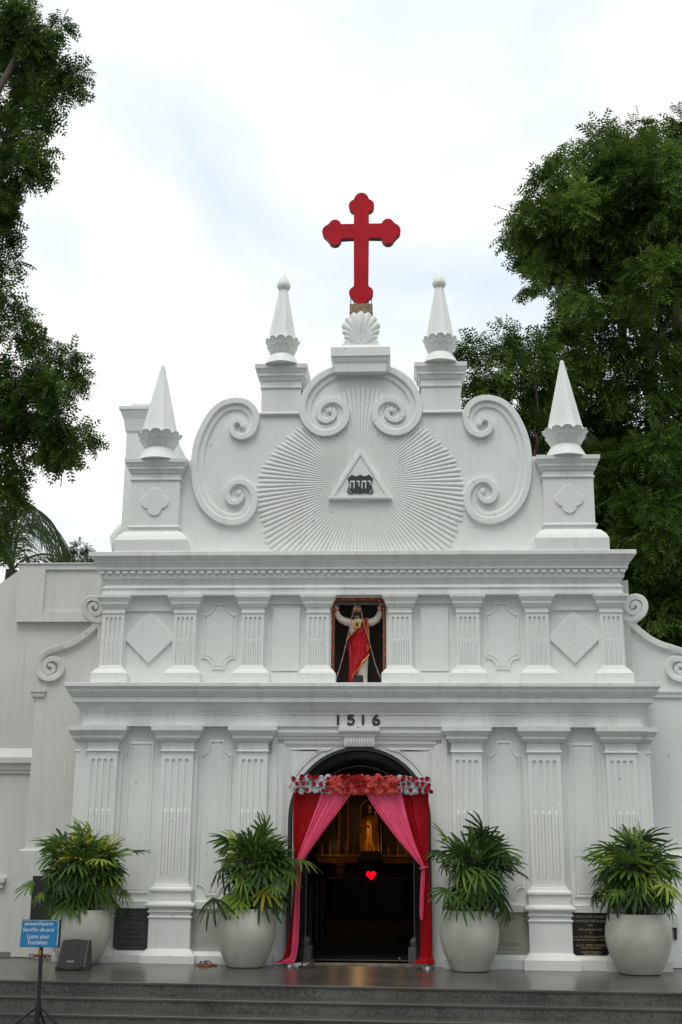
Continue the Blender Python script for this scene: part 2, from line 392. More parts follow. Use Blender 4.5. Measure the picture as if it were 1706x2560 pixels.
ks = obj('keystone', B().stack([(0,2.79),(.01,2.80),(.012,2.92),(.03,2.925),(.04,2.955),(.075,2.985),(.08,3.0),(.08,3.055)], -.195, .195, -.09, 0), paint, church)
fm = None
for k in range(11):
    x = -.175+.035*k
    f = obj('flute', B().tube([(0,0,0),(0,-.012,.03),(0,-.014,.08),(0,0,.115)], [.006,.013,.013,.008], 6), paint, None, True, origin=(0,0,0)) if fm is None else bpy.data.objects.new('flute', fm)
    if fm is None: fm = f.data
    else: COL.objects.link(f)
    f.parent = ks; f.location = (x, -.098, 2.80)
# black stone arch
b = B()
def arch(r, y, zb=0.0, n=32): return [(r, y, zb)]+[(r*cos(pi*k/n), y, AS+r*sin(pi*k/n)) for k in range(n+1)]+[(-r, y, zb)]
prof = [(.95,.01),(.95,-.035),(.94,-.045),(.905,-.045),(.895,-.035),(.885,.02),(.86,.04)]
prof += [(.86-.13*sin(t*pi/2/5), .04+.34*(1-cos(t*pi/2/5))) for t in range(1, 6)]+[(.715,.38),(.71,.40),(.71,.62)]
b.loops([arch(r, y) for r, y in prof], False, False, closed=False)
obj('door_arch', b, blackstone, church, True)
for s in (-1, 1):
    j = obj('door_jamb', B().stack([(.04,0),(.04,.20),(.0,.22),(.01,.25),(.015,.29),(-.01,.32),(-.04,.34),(-.045,.38),(-.05,1.845)], s*.78-.10, s*.78+.10, .30, .62), greystone, church)
obj('threshold', B().box(-.95, .95, -.02, .62, -.02, .03), mat('worn_threshold', (.20,.17,.13), .7, .5, 9), church)
# date
def text_mesh(name, s, size, m, loc, parent=None, depth=.006, align='CENTER', xs=1.0, bold=0, rotz=0, spacing=1.0):
    c = bpy.data.curves.new(name, 'FONT'); c.body = s; c.size = size; c.extrude = depth; c.align_x = align; c.resolution_u = 2; c.space_character = spacing
    if bold: c.offset = bold
    o = bpy.data.objects.new(name, c); COL.objects.link(o)
    me = bpy.data.meshes.new_from_object(o.evaluated_get(bpy.context.evaluated_depsgraph_get())); bpy.data.objects.remove(o)
    me.transform(Matrix.Rotation(rotz, 4, 'Z') @ Matrix.Rotation(pi/2, 4, 'X') @ Matrix.Diagonal((xs, 1, 1, 1)))
    me.materials.clear(); me.materials.append(m); me.name = name
    o = bpy.data.objects.new(name, me); COL.objects.link(o)
    if parent is not None: o.parent = parent; loc = Vector(loc)-wl(parent)
    o.location = loc; return o
def stroke(b, pts, w_, y0, y1, sub=5):
    """flat stroke of width w_ along xz points"""
    c = catmull([(p[0], 0, p[1]) for p in pts], sub) if len(pts) > 2 else [Vector((p[0], 0, p[1])) for p in pts]
    l, r = [], []
    for i, p in enumerate(c):
        t = (c[min(i+1, len(c)-1)]-c[max(i-1, 0)]).normalized(); nrm = Vector((-t.z, 0, t.x))*w_/2
        l.append((p+nrm)); r.append(p-nrm)
    return b.prism([(p.x, p.z) for p in l]+[(p.x, p.z) for p in reversed(r)], y0, y1)
zb_, h_ = 3.078, .135
dig = {'1': [[(0,0),(0,1)]],
       '5': [[(.33,.93),(-.17,.93)], [(-.2,.99),(-.22,.5)], [(-.24,.5),(-.1,.62),(.1,.63),(.28,.48),(.3,.28),(.2,.1),(0,.04),(-.18,.08),(-.3,.2)]],
       '6': [[(.20,.96),(.0,.88),(-.18,.70),(-.29,.47),(-.30,.28),(-.2,.09),(0,.03),(.2,.09),(.29,.27),(.22,.45),(.02,.53),(-.17,.46),(-.27,.32)]]}
for ch, px in zip('1516', (845.5, 877, 908, 941)):
    x = at(px, 1800, -.13).x; b = B()
    for i, st in enumerate(dig[ch]): stroke(b, [(x+a*h_, zb_+c*h_) for a, c in st], .029, -.136-.001*i, -.119)
    obj('numeral', b, ink, church, origin=(x, -.125, zb_))

# ------------------------------------------------------------------ gable (attic storey)
def c1(cx, cy, Y=0.0):
    """measured on the left half of the gable, mirrored about the centre line x=0"""
    p = at(250+.4783*cx, 680+.4783*cy, Y); return (p.x-.006, p.z)
YA = -.03
left = [(-2.60,5.3),(-2.60,c1(450,980)[1]),c1(486,982)]+[tuple(p)[:2] for p in catmull([c1(*q)+(0,) for q in ((483,1040),(490,930),(522,825),(575,735),(640,682),(720,664),(790,682),(835,735))], 4)]
left += [c1(860,735), c1(1040,735)]+[tuple(p)[:2] for p in catmull([c1(*q)+(0,) for q in ((1048,720),(1062,640),(1102,570),(1172,515),(1262,489))], 4)]+[(0, c1(1365,482)[1])]
outline = left+[(-x, z) for x, z in reversed(left[:-1])]
gable = obj('gable_wall', B().prism(outline, YA, .30, .012), paint, church)
def ribbon(pts, wid, hs, y, b, off=0.0):
    """raised band along xz centreline; wid(t) gives width"""
    c = catmull([(p[0], 0, p[1]) for p in pts], 6); m = len(c); L = []
    for i, p in enumerate(c):
        t = (c[min(i+1, m-1)]-c[max(i-1, 0)]).normalized(); nr = Vector((-t.z, 0, t.x)); tt = i/(m-1); w_ = wid(tt); q = p+nr*(off(tt) if callable(off) else off)
        L.append([tuple(q+nr*w_*a+Vector((0, y-h*hs*(1-.12*tt), 0))) for a, h in ((-.5,-.3),(-.5,.86),(-.44,1),(.30,1),(.40,.88),(.47,.62),(.5,.3),(.5,-.3))])
    return b.loops(L)
side = [(752,812),(740,794),(715,790),(696,812),(705,850),(745,870),(795,848),(820,790),(812,735),(775,697),(720,684),(650,700),(592,748),(542,832),(510,930),(502,1040),(512,1140),(547,1225),(612,1288),(690,1312),(760,1297),(803,1245),(810,1180),(785,1128),(740,1106),(697,1118),(670,1160),(685,1203),(722,1210),(745,1184),(735,1160)]
cent = [(1365,504),(1270,512),(1187,542),(1117,597),(1077,660),(1064,720),(1077,780),(1122,832),(1185,850),(1248,828),(1287,775),(1282,715),(1240,684),(1190,688),(1152,722),(1152,765),(1185,785),(1220,770),(1226,745),(1206,733)]
U_ = .00273
def endtaper(a, b_, w0, wm, w1):
    return lambda t: w0+(wm-w0)*min(1, t/a) if t < a else (wm if t < 1-b_ else wm+(w1-wm)*(t-1+b_)/b_)
for s in (-1, 1):
    for pts, wd, lab, d in ((side, endtaper(.25,.25,26*U_,38*U_,26*U_), 'side scroll of the gable', 1), (cent, endtaper(.01,.45,40*U_,40*U_,26*U_), 'central scroll of the gable', -1)):
        q = [c1(*p) for p in pts]
        b = ribbon(q, wd, .07, YA, B())
        w2 = lambda t, wd=wd: wd(t)*.95
        fo = (lambda t: 30*U_*max(0, min(1, (min(t, 1-t)-.13)/.15))) if d > 0 else (lambda t: 30*U_*max(0, min(1, (1-t-.28)/.25)))
        ribbon(q, w2, .030, YA, b, fo)
        eyes = (pts[0], pts[-1]) if d > 0 else (pts[-1],)
        for ex in eyes:
            e = c1(*ex); b.prism([(e[0]+.036*cos(2*pi*k/16), e[1]+.036*sin(2*pi*k/16)) for k in range(16)], YA-.073, YA+.01, .006)
        if s > 0: b = b.mirror()
        obj('scroll', b, paint, church, True, label=('left ' if s < 0 else 'right ')+lab)
# discs that carry the curls of the central scroll and the lobes of the side scrolls
# pedestals with their caps
PEDC, PEDX = -.02, 0
def pedestal(cx, hw, yfd, zb, z0, z1, zc, big):
    """cx centre, hw half width of the die"""
    yb = .30
    yfd = yfd if big else -.06
    prof_b = [(.155,zb-.05),(.155,zb+.13),(.15,zb+.14),(.12,zb+.2),(.075,zb+.25),(.06,zb+.265),(.0,zb+.29),(0,zb+.33),(.02,zb+.335),(.028,zb+.352),(.02,zb+.37),(0,zb+.375)] if big else [(.004,zb-.008),(.016,zb-.005),(.022,zb+.012),(.014,zb+.028),(0,zb+.032)]
    body = B().box(cx-hw, cx+hw, yfd, yb, zb, z1)
    p = obj('pedestal', body, paint, church, origin=(cx, 0, zb))
    obj('pedestal_base', B().stack([(max(o,.004), z) for o, z in prof_b], cx-hw, cx+hw, yfd, yb-.002), paint, p)
    h = zc-z1
    cp = [(0,z1-.03),(.018,z1-.025),(.022,z1-.01),(.014,z1),(0,z1+.003),(0,z1+h*.26),(.02,z1+h*.28),(.036,z1+h*.40),(.04,z1+h*.46),(.055,z1+h*.47),(.058,z1+h*.60),(.066,z1+h*.62),(.082,z1+h*.76),(.094,z1+h*.79),(.098,zc-.005),(.09,zc)]
    obj('pedestal_cap', B().stack([(max(o,.004), z) for o, z in cp], cx-hw, cx+hw, yfd, yb, True), grimy, p)
    return p
def lotus(b, c, r, z0, z1, n, bulge=.16, twist=0.0, scal=.25):
    """ring of petals: scalloped flaring cup"""
    K = n*8; L = []
    for i in range(7):
        t = i/6; ring = []
        for k in range(K):
            a = 2*pi*k/K; u = abs(cos(n*(a+twist)/2)); pet = u**.55
            rr = r*(.66+.22*t**.7+.12*t**3+.06*sin(t*pi))*(1-bulge*(1-pet))
            z = z0+(z1-z0)*t-(z1-z0)*scal*(1-pet)*t**2
            if t > .9: rr *= 1.03
            ring.append((c[0]+rr*cos(a), c[1]+rr*sin(a), z))
        L.append(ring)
    ring = []
    L.append([(c[0]+(p[0]-c[0])*.86, c[1]+(p[1]-c[1])*.86, p[2]+.004) for p in L[-1]])
    return b.loops(L)
def pinnacle(cx, cy, zb, zl0, zl1, zt, rb, rl, rc, rt, ball):
    c = (cx, cy)
    base = B()
    K = 48; L = []
    for t in range(7):
        a_ = t/6; L.append([(cx+rb*(.64+.36*(1-a_)**.8)*(1+.025*abs(cos(4*2*pi*k/K))*(1-a_))*cos(2*pi*k/K), cy+rb*(.64+.36*(1-a_)**.8)*(1+.025*abs(cos(4*2*pi*k/K))*(1-a_))*sin(2*pi*k/K), zb+(zl0-zb)*a_) for k in range(K)])
    base.loops(L)
    p = obj('pinnacle', base, paint, church, True, origin=(cx, cy, zb))
    lb = B(); lotus(lb, c, rl*.90, zl0-.01, zl0+(zl1-zl0)*.60, 12, .07, pi/12, .24); lotus(lb, c, rl*1.02, zl0+(zl1-zl0)*.28, zl1, 12, .07, 0, .24)
    obj('lotus_collar', lb, paint, p, True)
    cone = B(); n = 8; L = []
    zs = zl1-.06
    for t in range(10):
        f = t/9; r = rc*(1-f)+rt*f; ring = []
        for k in range(n*4):
            a = 2*pi*(k+.5*4)/(n*4); u = abs(((k % 4)-0)/2-1)   # 1 at arris
            ring.append((cx+r*(.86+.14*u**1.8)*cos(a), cy+r*(.86+.14*u**1.8)*sin(a), zs+(zt-zs)*f))
        L.append(ring)
    if not ball:
        r = rt
        for f, k2 in ((.03,.85),(.055,.55),(.065,.15)):
            L.append([(cx+r*k2*cos(2*pi*(k+2)/(n*4)), cy+r*k2*sin(2*pi*(k+2)/(n*4)), zt+f) for k in range(n*4)])
    cone.loops(L)
    obj('spire', cone, paint, p, True, angle=12)
    if ball:
        f = B().lathe([(rt*.9,0),(.085,.03),(.103,.07),(.098,.11),(.075,.165),(.045,.22),(.018,.265),(.004,.285)], (cx, cy, zt-.012), 20)
        obj('finial', f, paint, p, True)
YD = -.14
for s in (-1, 1):
    # outer
    cx = s*2.935; hw = .352
    z0, z1, zc = 5.50, 6.57, at(387,1144,-.25).z
    p = pedestal(cx, hw, YD, z0, z0, z1, zc, True)
    qx, qz, r = cx, at(386,1255,YD).z, .105
    qp = []
    for k in range(4):
        a0 = k*pi/2; ox, oz = qx+.095*cos(a0), qz+.105*sin(a0)
        qp += [(ox+r*cos(a0+t*pi/180), oz+r*sin(a0+t*pi/180)) for t in (-88,-60,-30,0,30,60,88)]
    obj('quatrefoil', B().prism(qp, YD-.022, YD+.01, .006), paint, p)
    zz_ = lambda py, y=-.30: at(405, py, y).z
    pinnacle(cx, -.02, zc-.004, zz_(1114,-.22), zz_(1072), zz_(924,0), .30, .315, .285, .036, False)
    # inner
    cx = s*1.165; hw = .288
    zc = at(701,902,-.25).z; zb = at(701,1031,YD).z; z1 = at(701,962,YD).z
    pedestal(cx, hw, YD, zb, zb, z1, zc, False)
    zz_ = lambda py, y=-.25: at(711, py, y).z
    pinnacle(cx, -.02, zc-.004, zz_(880,-.2), zz_(838), zz_(727,0), .265, .250, .232, .066, True)
# sunburst
RC = Vector((0, 0, c1(1365,1105)[1]))
sb = obj('sunburst', B().lathe([(.30,0),(.30,.02)], (0,0,0), 24), paint, church, origin=(0,0,0))
me = sb.data; me.transform(Matrix.Translation((0, YA, RC.z)) @ Matrix.Rotation(pi/2, 4, 'X'))
def rlen(th):
    d = abs(math.degrees(th)-90) if math.degrees(th) <= 270 else 360-math.degrees(th)+90
    T = [(0,548),(8,540),(14,520),(16,480),(28,470),(40,458),(51,455),(60,475),(75,516),(90,545),(104,556),(117,570),(125,585),(180,600)]
    for (a, r0), (b_, r1) in zip(T, T[1:]):
        if a <= d <= b_: return (r0+(r1-r0)*(d-a)/(b_-a))*U_
    return 600*U_
NR = 124
for k in range(NR):
    th = 2*pi*(k+.5)/NR; R1 = rlen(th)+random.uniform(-.03,.03)
    if sin(th) < -.05: R1 = min(R1, (RC.z-5.47)/-sin(th))
    d = Vector((cos(th), 0, sin(th))); q = Vector((-sin(th), 0, cos(th))); L = []
    for rr, k2 in ((.24,1),(R1*.5,1),(R1-.10,1),(R1-.045,.8),(R1-.012,.4),(R1,.05)):
        hw = 2*pi*min(rr, R1-.1)/NR*.47*k2
        L.append([tuple(RC+d*rr+q*hw*cos(a*pi/5)+Vector((0, YA-max(hw*.8,.0)*sin(a*pi/5)+ (.004 if a in (0,5) else 0), 0))) for a in range(6)])
    obj('ray', B().loops(L), paint, sb, True)
# triangle with shield
ta = c1(1365,935)[1]; tb = c1(1365,1196)[1]
tri = [(-.452,tb),(.452,tb),(0,ta)]
b = B(); P = lambda q, y: [(a, y, c) for a, c in q]
b.loops([P(tri, YA+.01), P(tri, YA-.075), P(inset(tri,.008), YA-.083), P(inset(tri,.048), YA-.083), P(inset(tri,.052), YA-.066)])
trio = obj('triangle_plaque', b, paint, church)
k_ = .0057/12.06; shp = lambda cx, cy: ((cx-745)*k_, 6.475-(cy-692)*k_*1.03)
half = [(745,398),(790,425),(860,448),(930,438),(1003,395),(1130,520),(1090,590),(1072,670),(1080,740),(1115,800),(1142,880),(1120,940),(1070,980),(1000,970),(930,950),(850,948),(790,960),(745,985)]
sh = [shp(*p) for p in half]; sh = sh+[(-x, z) for x, z in reversed(sh[1:-1])]
obj('shield', B().prism(sh, YA-.088, YA-.06), shieldm, trio)
def letters(polys, name='letter'):
    for pl in polys:
        b = B()
        for i, q in enumerate(pl): b.prism([shp(*p) for p in q], YA-.0915-.0003*i, YA-.08)
        obj(name, b, white, trio)
he = lambda o: [[(430+o,575),(445+o,592),(580+o,585),(570+o,632),(440+o,628)], [(438+o,655),(465+o,650),(455+o,830),(430+o,825)], [(548+o,630),(578+o,630),(565+o,830),(538+o,830)]]
yod = lambda o, h: [[(628+o,570),(645+o,592),(725+o,585),(722+o,640),(640+o,622)], [(700+o,638),(724+o,638),(715+o,h),(690+o,h-5)]]
letters([he(0), yod(0,765), he(350), yod(335,712)])
# small date letters round the shield's lower corners
for s in (-1, 1):
    for i in range(4):
        cxp, cyp = 745+s*(285+i*26), 950-i*30
        q = [(cxp-14,cyp-14),(cxp+14,cyp-20),(cxp+16,cyp+12),(cxp-10,cyp+16)]
        b = B().loops([P([shp(*p) for p in q], YA-.0905), P(inset([shp(*p) for p in q], .0035), YA-.0905)], False, False)
        obj('small_letter', b, white, trio)
# finial base, shell and cross
c2 = lambda cx, cy, Y=0: (lambda p: (p.x-.006, p.z))(at(760+.1955*cx, 470+.1955*cy, Y))
zz2 = lambda cy: c2(735, cy, -.15)[1]
xx2 = lambda hw: hw*.1955*.0061
zA, zB, zC, zD, zE = zz2(2262), zz2(2180), zz2(2060), zz2(1990), zz2(1940)
fb = obj('finial_base', B().stack([(-.045,zA-.12),(-.04,zA),(-.02,zA+(zB-zA)*.4),(-.006,zB-.012),(-.004,zB),(.012,zB+.005),(.012,zC-.01),(0,zC),(-.04,zC+.01),(-.05,zC+.03),(-.09,zD-.03),(-.14,zD),(-.14,zD+.02),(-.165,zD+.022),(-.165,zE+.02)], -xx2(352), xx2(352), -.24, .24, True), paint, church)
sc = Vector((0, -.02, zE)); shell = obj('shell', B().ball((0,-.02,zE+.12), (.17,.08,.16), 20, 10), paint, church, True, origin=(0,-.02,zE))
ends = [(735,1545,52),(640,1560,48),(562,1615,46),(512,1700,46),(512,1790,40),(530,1868,34)]
for i, (ex, ey, w_) in enumerate(ends):
    for s in ((1,) if i == 0 else (-1, 1)):
        tip = Vector((s*-(735-ex)*.1955*.0061 if i else 0, -.05, zz2(ey)))
        root = Vector((s*-(.02+.012*i), -.06, zE-.02)); w2 = xx2(w_*1.1)
        mid = root.lerp(tip, .55)+Vector((s*(.012*i if i < 5 else .03)*-.4*-1, -.02, .025*(1 if i else 0)))
        pts = [root, root.lerp(mid,.5), mid, mid.lerp(tip,.55), mid.lerp(tip,.85), tip]
        obj('lobe', B().tube(pts, [w2*.35,w2*.6,w2*.85,w2,w2*.85,w2*.3], 12, 1.0), paint, shell, True)
# red cross: one outline, boxed
def arcp(c, r, a0, a1, n=9):
    return [(c[0]+r*cos(math.radians(a0+(a1-a0)*k/n)), c[1]-r*sin(math.radians(a0+(a1-a0)*k/n))) for k in range(n+1)]
R_ = [(833,470),(833,330)]+arcp((822,240),80,-82,78)+arcp((738,166),92,8,90,6)[1:]
top = R_
right = [(833,655),(990,660)]+arcp((1078,655),86,-172,-20,9)+arcp((1155,565),88,-62,62,9)+arcp((1078,495),84,22,158,9)+[(990,470)]
bot = arcp((728,1415),92,-90,-30,5)+arcp((810,1350),80,-62,72,9)+[(828,1245)]
hp = bot+right+top          # right half from bottom centre to top centre
YX = 0.0
fx = lambda q: ((lambda p: ((q[0]-735)*.1955*(at(1000,700,YX)-at(900,700,YX)).length/100, c2(735, q[1], YX)[1]))(0))
rh = [fx(p) for p in hp]; cp = rh+[(-x, z) for x, z in reversed(rh[1:-1])]
cz0 = min(z for x, z in cp)
cr = thing('cross', (0, YX, cz0), 'tall red trefoil-ended cross on top of the gable', 'cross')
obj('cross_box', B().prism(inset(cp, .004), YX-.035, YX+.065), darkmetal, cr)
obj('cross_face', B().prism(cp, YX-.045, YX-.03, .004), redpaint, cr)
zr0, zr1 = c2(727,1572,YX)[1], c2(727,1503,YX)[1]
obj('mounting_block', B().box(-.17, .17, -.07, .12, zr0-.05, zr1), rust, cr)
for x in (-.155, -.11, .11, .155):
    obj('strut', B().box(x-.006, x+.006, .0, .012, zr1-.01, zr1+.10), darkmetal, cr)
obj('hanging_loop', B().tube([(.02*cos(a*pi/6), YX, fx((738,75))[1]+.018*sin(a*pi/6)) for a in range(7)], .004, 5), darkmetal, cr)

# ------------------------------------------------------------------ wings
YB = .55
c3 = lambda cx, cy, Y=YB: (lambda p: (p.x, p.z))(at(.5485*cx, 1350+.5485*cy, Y))
sw = [(472,366),(440,392),(400,424),(365,452),(325,476),(285,490),(250,498),(215,510),(188,530),(170,562),(170,600)]
swo = [c3(x-8, y-9) for x, y in sw]
zbt = c3(200,683)[1]
lowspi = [(468,372),(430,404),(395,434),(355,463),(310,484),(258,501),(212,519),(186,548),(180,587),(195,620),(230,632),(268,615),(282,582),(268,553),(238,545),(212,560),(206,588),(222,606),(243,600),(246,582),(232,574)]
upspi = [(480,360),(455,372),(425,366),(397,345),(386,312),(398,280),(428,268),(458,280),(470,310),(458,335),(435,342),(415,328),(414,305),(432,295),(445,308),(438,318)]
PX0 = at(88,1760,YB).x
for s in (-1, 1):
    q = [(-3.5,0),(-3.5,c3(472,360)[1])]+swo+[(c3(176,600)[0], zbt+.12),(c3(200,683)[0]-.02, zbt),(PX0, zbt-.01),(PX0, 0)]
    if s > 0: q = [(-x, z) for x, z in q]
    bu = obj('buttress_wall', B().prism(q, YB, YB+.45, .008), shaded_paint if s < 0 else paint, church, label=('left' if s < 0 else 'right')+' buttress wall with scrolled top')
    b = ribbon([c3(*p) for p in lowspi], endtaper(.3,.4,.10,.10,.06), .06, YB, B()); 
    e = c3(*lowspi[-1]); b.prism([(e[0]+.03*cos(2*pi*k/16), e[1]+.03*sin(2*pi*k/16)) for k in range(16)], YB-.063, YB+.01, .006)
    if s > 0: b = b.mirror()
    obj('scroll', b, shaded_paint if s < 0 else paint, bu, True)
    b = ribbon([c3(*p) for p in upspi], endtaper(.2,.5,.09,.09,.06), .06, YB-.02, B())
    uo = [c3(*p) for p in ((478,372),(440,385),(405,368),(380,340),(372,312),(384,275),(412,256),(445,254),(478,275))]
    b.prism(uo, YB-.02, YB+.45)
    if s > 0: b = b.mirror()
    obj('scroll', b, shaded_paint if s < 0 else paint, bu, True)
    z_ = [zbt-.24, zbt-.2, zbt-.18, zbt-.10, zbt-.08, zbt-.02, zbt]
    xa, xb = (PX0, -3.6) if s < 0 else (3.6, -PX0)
    obj('pier_moulding', B().stack([(0,zbt-.19),(.02,zbt-.17),(.03,zbt-.12),(.06,zbt-.10),(.065,zbt-.04),(.08,zbt-.035),(.08,zbt-.005)], xa if s < 0 else xa, (PX0+.07) if s < 0 else xb, YB+.03, YB+.4), shaded_paint if s < 0 else paint, bu)
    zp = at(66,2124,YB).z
    obj('pier_plinth', B().stack([(.06,-.01),(.06,zp-.02),(.05,zp),(0,zp+.01)], xa, xb, YB-.02, YB+.4), shaded_paint if s < 0 else paint, bu)
# taller wing wall on the left with a sloping coping and a framed parapet block
YW = 1.6
w7 = lambda cx, cy, Y=YW: (lambda p: (p.x, p.z))(at(.3401*cx, 1400+.3401*cy, Y))
pL = w7(160,35); zt = pL[1]; xR = -3.3
q = [(-9.5,0),(-9.5,zt-2.9),(pL[0]-1.0, zt-.82),(pL[0], zt-.06),(xR, zt-.06),(xR,0)]
wing = obj('wing_wall', B().prism(q, YW, YW+.4), shaded_paint, church)
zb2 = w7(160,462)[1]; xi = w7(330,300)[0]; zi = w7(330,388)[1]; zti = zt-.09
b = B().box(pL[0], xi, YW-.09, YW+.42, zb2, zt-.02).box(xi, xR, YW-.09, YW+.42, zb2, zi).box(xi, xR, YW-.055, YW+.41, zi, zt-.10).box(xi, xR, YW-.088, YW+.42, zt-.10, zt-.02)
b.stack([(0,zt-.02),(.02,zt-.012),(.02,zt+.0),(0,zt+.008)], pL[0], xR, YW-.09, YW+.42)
obj('parapet_block', b, shaded_paint, church)
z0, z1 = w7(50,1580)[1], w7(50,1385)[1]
obj('string_course', B().stack([(0,z0),(.03,z0+.02),(.035,z0+.06),(.05,z0+.07),(.07,z0+.14),(.1,z0+.17),(.1,z0+.25),(.0,z1)], -9.5, PX0+.1, YW, YW+.2), shaded_paint, church)
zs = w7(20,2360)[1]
obj('window_hood', B().stack([(0,zs-.12),(.03,zs-.1),(.03,zs-.03),(.06,zs-.02),(.06,zs+.04)], -9, w7(30,2350)[0]-.03, YW-.02, YW+.1), shaded_paint, church)
# pier behind the left pedestal
YP = 1.5
xa, za = at(289,1024,YP).x, at(330,1021,YP).z
xs = at(313,1150,YP).x
obj('rear_pier', B().stack([(0,5.0),(0,za-.42),(.02,za-.38),(.05,za-.2),(.10,za-.07),(.12,za-.05),(.12,za)], xs, xs+.46, YP, YP+.6, True).box(xs+.05, xs+.38, YP+.02, YP+.5, za-.01, za+.08), paint, church)
obj('rear_coping', B().prism([(p.x, p.z) for p in (at(400,1075,1.2), at(432,1080,1.2), at(470,1152,1.2), at(400,1160,1.2))], 1.2, 1.5), paint, church)
zq = at(300,1345,YP).z
obj('pier_volute', B().tube([(xs+.1, YP+.1, zq-.15),(xs-.06, YP+.1, zq-.1),(xs-.09, YP+.1, zq+.02),(xs-.02, YP+.1, zq+.16),(xs+.06, YP+.1, zq+.25)], [.12,.13,.11,.09,.06], 12), paint, church, True)

# ------------------------------------------------------------------ inside the church, seen through the doorway
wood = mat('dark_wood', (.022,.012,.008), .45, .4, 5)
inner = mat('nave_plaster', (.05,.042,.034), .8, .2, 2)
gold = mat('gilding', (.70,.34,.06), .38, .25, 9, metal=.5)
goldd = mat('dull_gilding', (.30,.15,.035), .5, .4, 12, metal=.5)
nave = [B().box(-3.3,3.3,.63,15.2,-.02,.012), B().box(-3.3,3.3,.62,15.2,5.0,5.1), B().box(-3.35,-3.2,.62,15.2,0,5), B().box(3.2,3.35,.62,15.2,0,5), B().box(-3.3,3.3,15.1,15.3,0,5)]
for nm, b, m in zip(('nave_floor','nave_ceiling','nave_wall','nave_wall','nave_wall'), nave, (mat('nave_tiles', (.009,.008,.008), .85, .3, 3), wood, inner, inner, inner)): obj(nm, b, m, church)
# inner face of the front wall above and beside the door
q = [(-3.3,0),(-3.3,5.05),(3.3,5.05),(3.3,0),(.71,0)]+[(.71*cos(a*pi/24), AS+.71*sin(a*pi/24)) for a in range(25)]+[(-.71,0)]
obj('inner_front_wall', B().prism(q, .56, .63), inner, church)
YR = 14.6
G = lambda px, py, Y=YR: at(px, py, Y)
rr_ = thing('altarpiece', (G(927,2220).x, YR+.3, .0), 'dark carved altarpiece with gilded ledge and arched niche inside the church', 'altarpiece')
cxn = G(927,2100).x; zl_ = G(900,2137).z; hwn = abs(G(954,2100).x-G(903,2100).x)/2; ztop = G(915,2000).z-hwn*.9
xl0, xl1 = G(795,2137).x, G(1080,2137).x
obj('back_panel', B().box(-2.6, 2.6+.0, YR+.25, YR+.4, .6, 4.6), wood, rr_)
for x in (cxn-hwn, cxn+hwn):
    obj('niche_post', B().tube([(x, YR+.12, zl_),(x, YR+.12, ztop)], .028, 8), gold, rr_, True)
obj('niche_arch', B().tube([(cxn+hwn*cos(pi*k/12), YR+.12, ztop+hwn*sin(pi*k/12)) for k in range(13)], .028, 8), gold, rr_, True)
obj('niche_back', B().prism([(cxn-hwn,zl_),(cxn-hwn,ztop)]+[(cxn+hwn*cos(pi*k/12), ztop+hwn*sin(pi*k/12)) for k in range(11,0,-1)]+[(cxn+hwn,ztop),(cxn+hwn,zl_)], YR+.2, YR+.24), mat('niche_blue', (.012,.03,.032), .7), rr_)
for a, c in ((xl0, cxn-hwn-.06), (cxn+hwn+.06, xl1)):
    obj('ledge', B().stack([(-.02,zl_-.22),(.0,zl_-.2),(.02,zl_-.06),(.05,zl_-.05),(.05,zl_)], a, c, YR-.05, YR+.3), goldd, rr_)
    for k in range(5):
        x = a+(c-a)*(k+.5)/5
        obj('candlestick', B().lathe([(.05,0),(.05,.02),(.018,.05),(.03,.1),(.015,.14),(.02,.19),(.035,.2),(.012,.21),(.012,.26+.05*(k % 3))], (x, YR, zl_), 10), goldd, rr_, True)
for px in (848, 870, 1015):
    x = G(px,2080).x
    obj('fluted_column', B().tube([(x, YR+.18, zl_),(x, YR+.18, zl_+1.5)], .055, 10), goldd, rr_, True)
obj('altar_corbel', B().lathe([(.04,-.42),(.10,-.36),(.13,-.2),(.12,-.1),(.17,-.06),(.17,0)], (G(848,2150).x, YR-.12, zl_-.22), 14), goldd, rr_, True)
# gilded statue of a crowned figure with a child
sx, sz0, sz1 = G(926,2126).x, G(926,2128).z, G(926,2008).z; sh_ = sz1-sz0
gs = thing('gilded_statue', (sx, YR-.05, sz0), 'golden statue of a robed figure holding a child in the altar niche', 'statue')
def robe(cx, cy, z0, prof, folds, amp, n=40, lean=0):
    L = []
    for (z, rx, ry, am) in prof:
        L.append([(cx+lean*z+rx*(1+am*amp*sin(folds*2*pi*k/n+z*3))*cos(2*pi*k/n), cy+ry*(1+am*amp*sin(folds*2*pi*k/n+z*3))*sin(2*pi*k/n), z0+z) for k in range(n)])
    return B().loops(L)
H_ = sh_
obj('robe', robe(sx, YR-.05, sz0, [(0,.20*H_,.12*H_,1),(.1*H_,.185*H_,.11*H_,1),(.3*H_,.175*H_,.1*H_,.9),(.5*H_,.17*H_,.1*H_,.6),(.62*H_,.16*H_,.1*H_,.5),(.7*H_,.13*H_,.08*H_,.3),(.75*H_,.05*H_,.05*H_,0)], 9, .10), gold, gs, True)
obj('head', B().ball((sx, YR-.07, sz0+.83*H_), (.05*H_,.055*H_,.07*H_)), gold, gs, True)
obj('crown', B().lathe([(.05*H_,.0),(.065*H_,.06*H_),(.04*H_,.1*H_),(.01,.13*H_)], (sx, YR-.07, sz0+.87*H_), 12), gold, gs, True)
obj('child', robe(sx+.12*H_, YR-.12, sz0+.55*H_, [(0,.07*H_,.06*H_,1),(.12*H_,.06*H_,.05*H_,1),(.2*H_,.03*H_,.03*H_,0),(.22*H_,.04*H_,.04*H_,0),(.27*H_,.045*H_,.045*H_,0),(.31*H_,.015,.015,0)], 6, .1, 24), gold, gs, True)
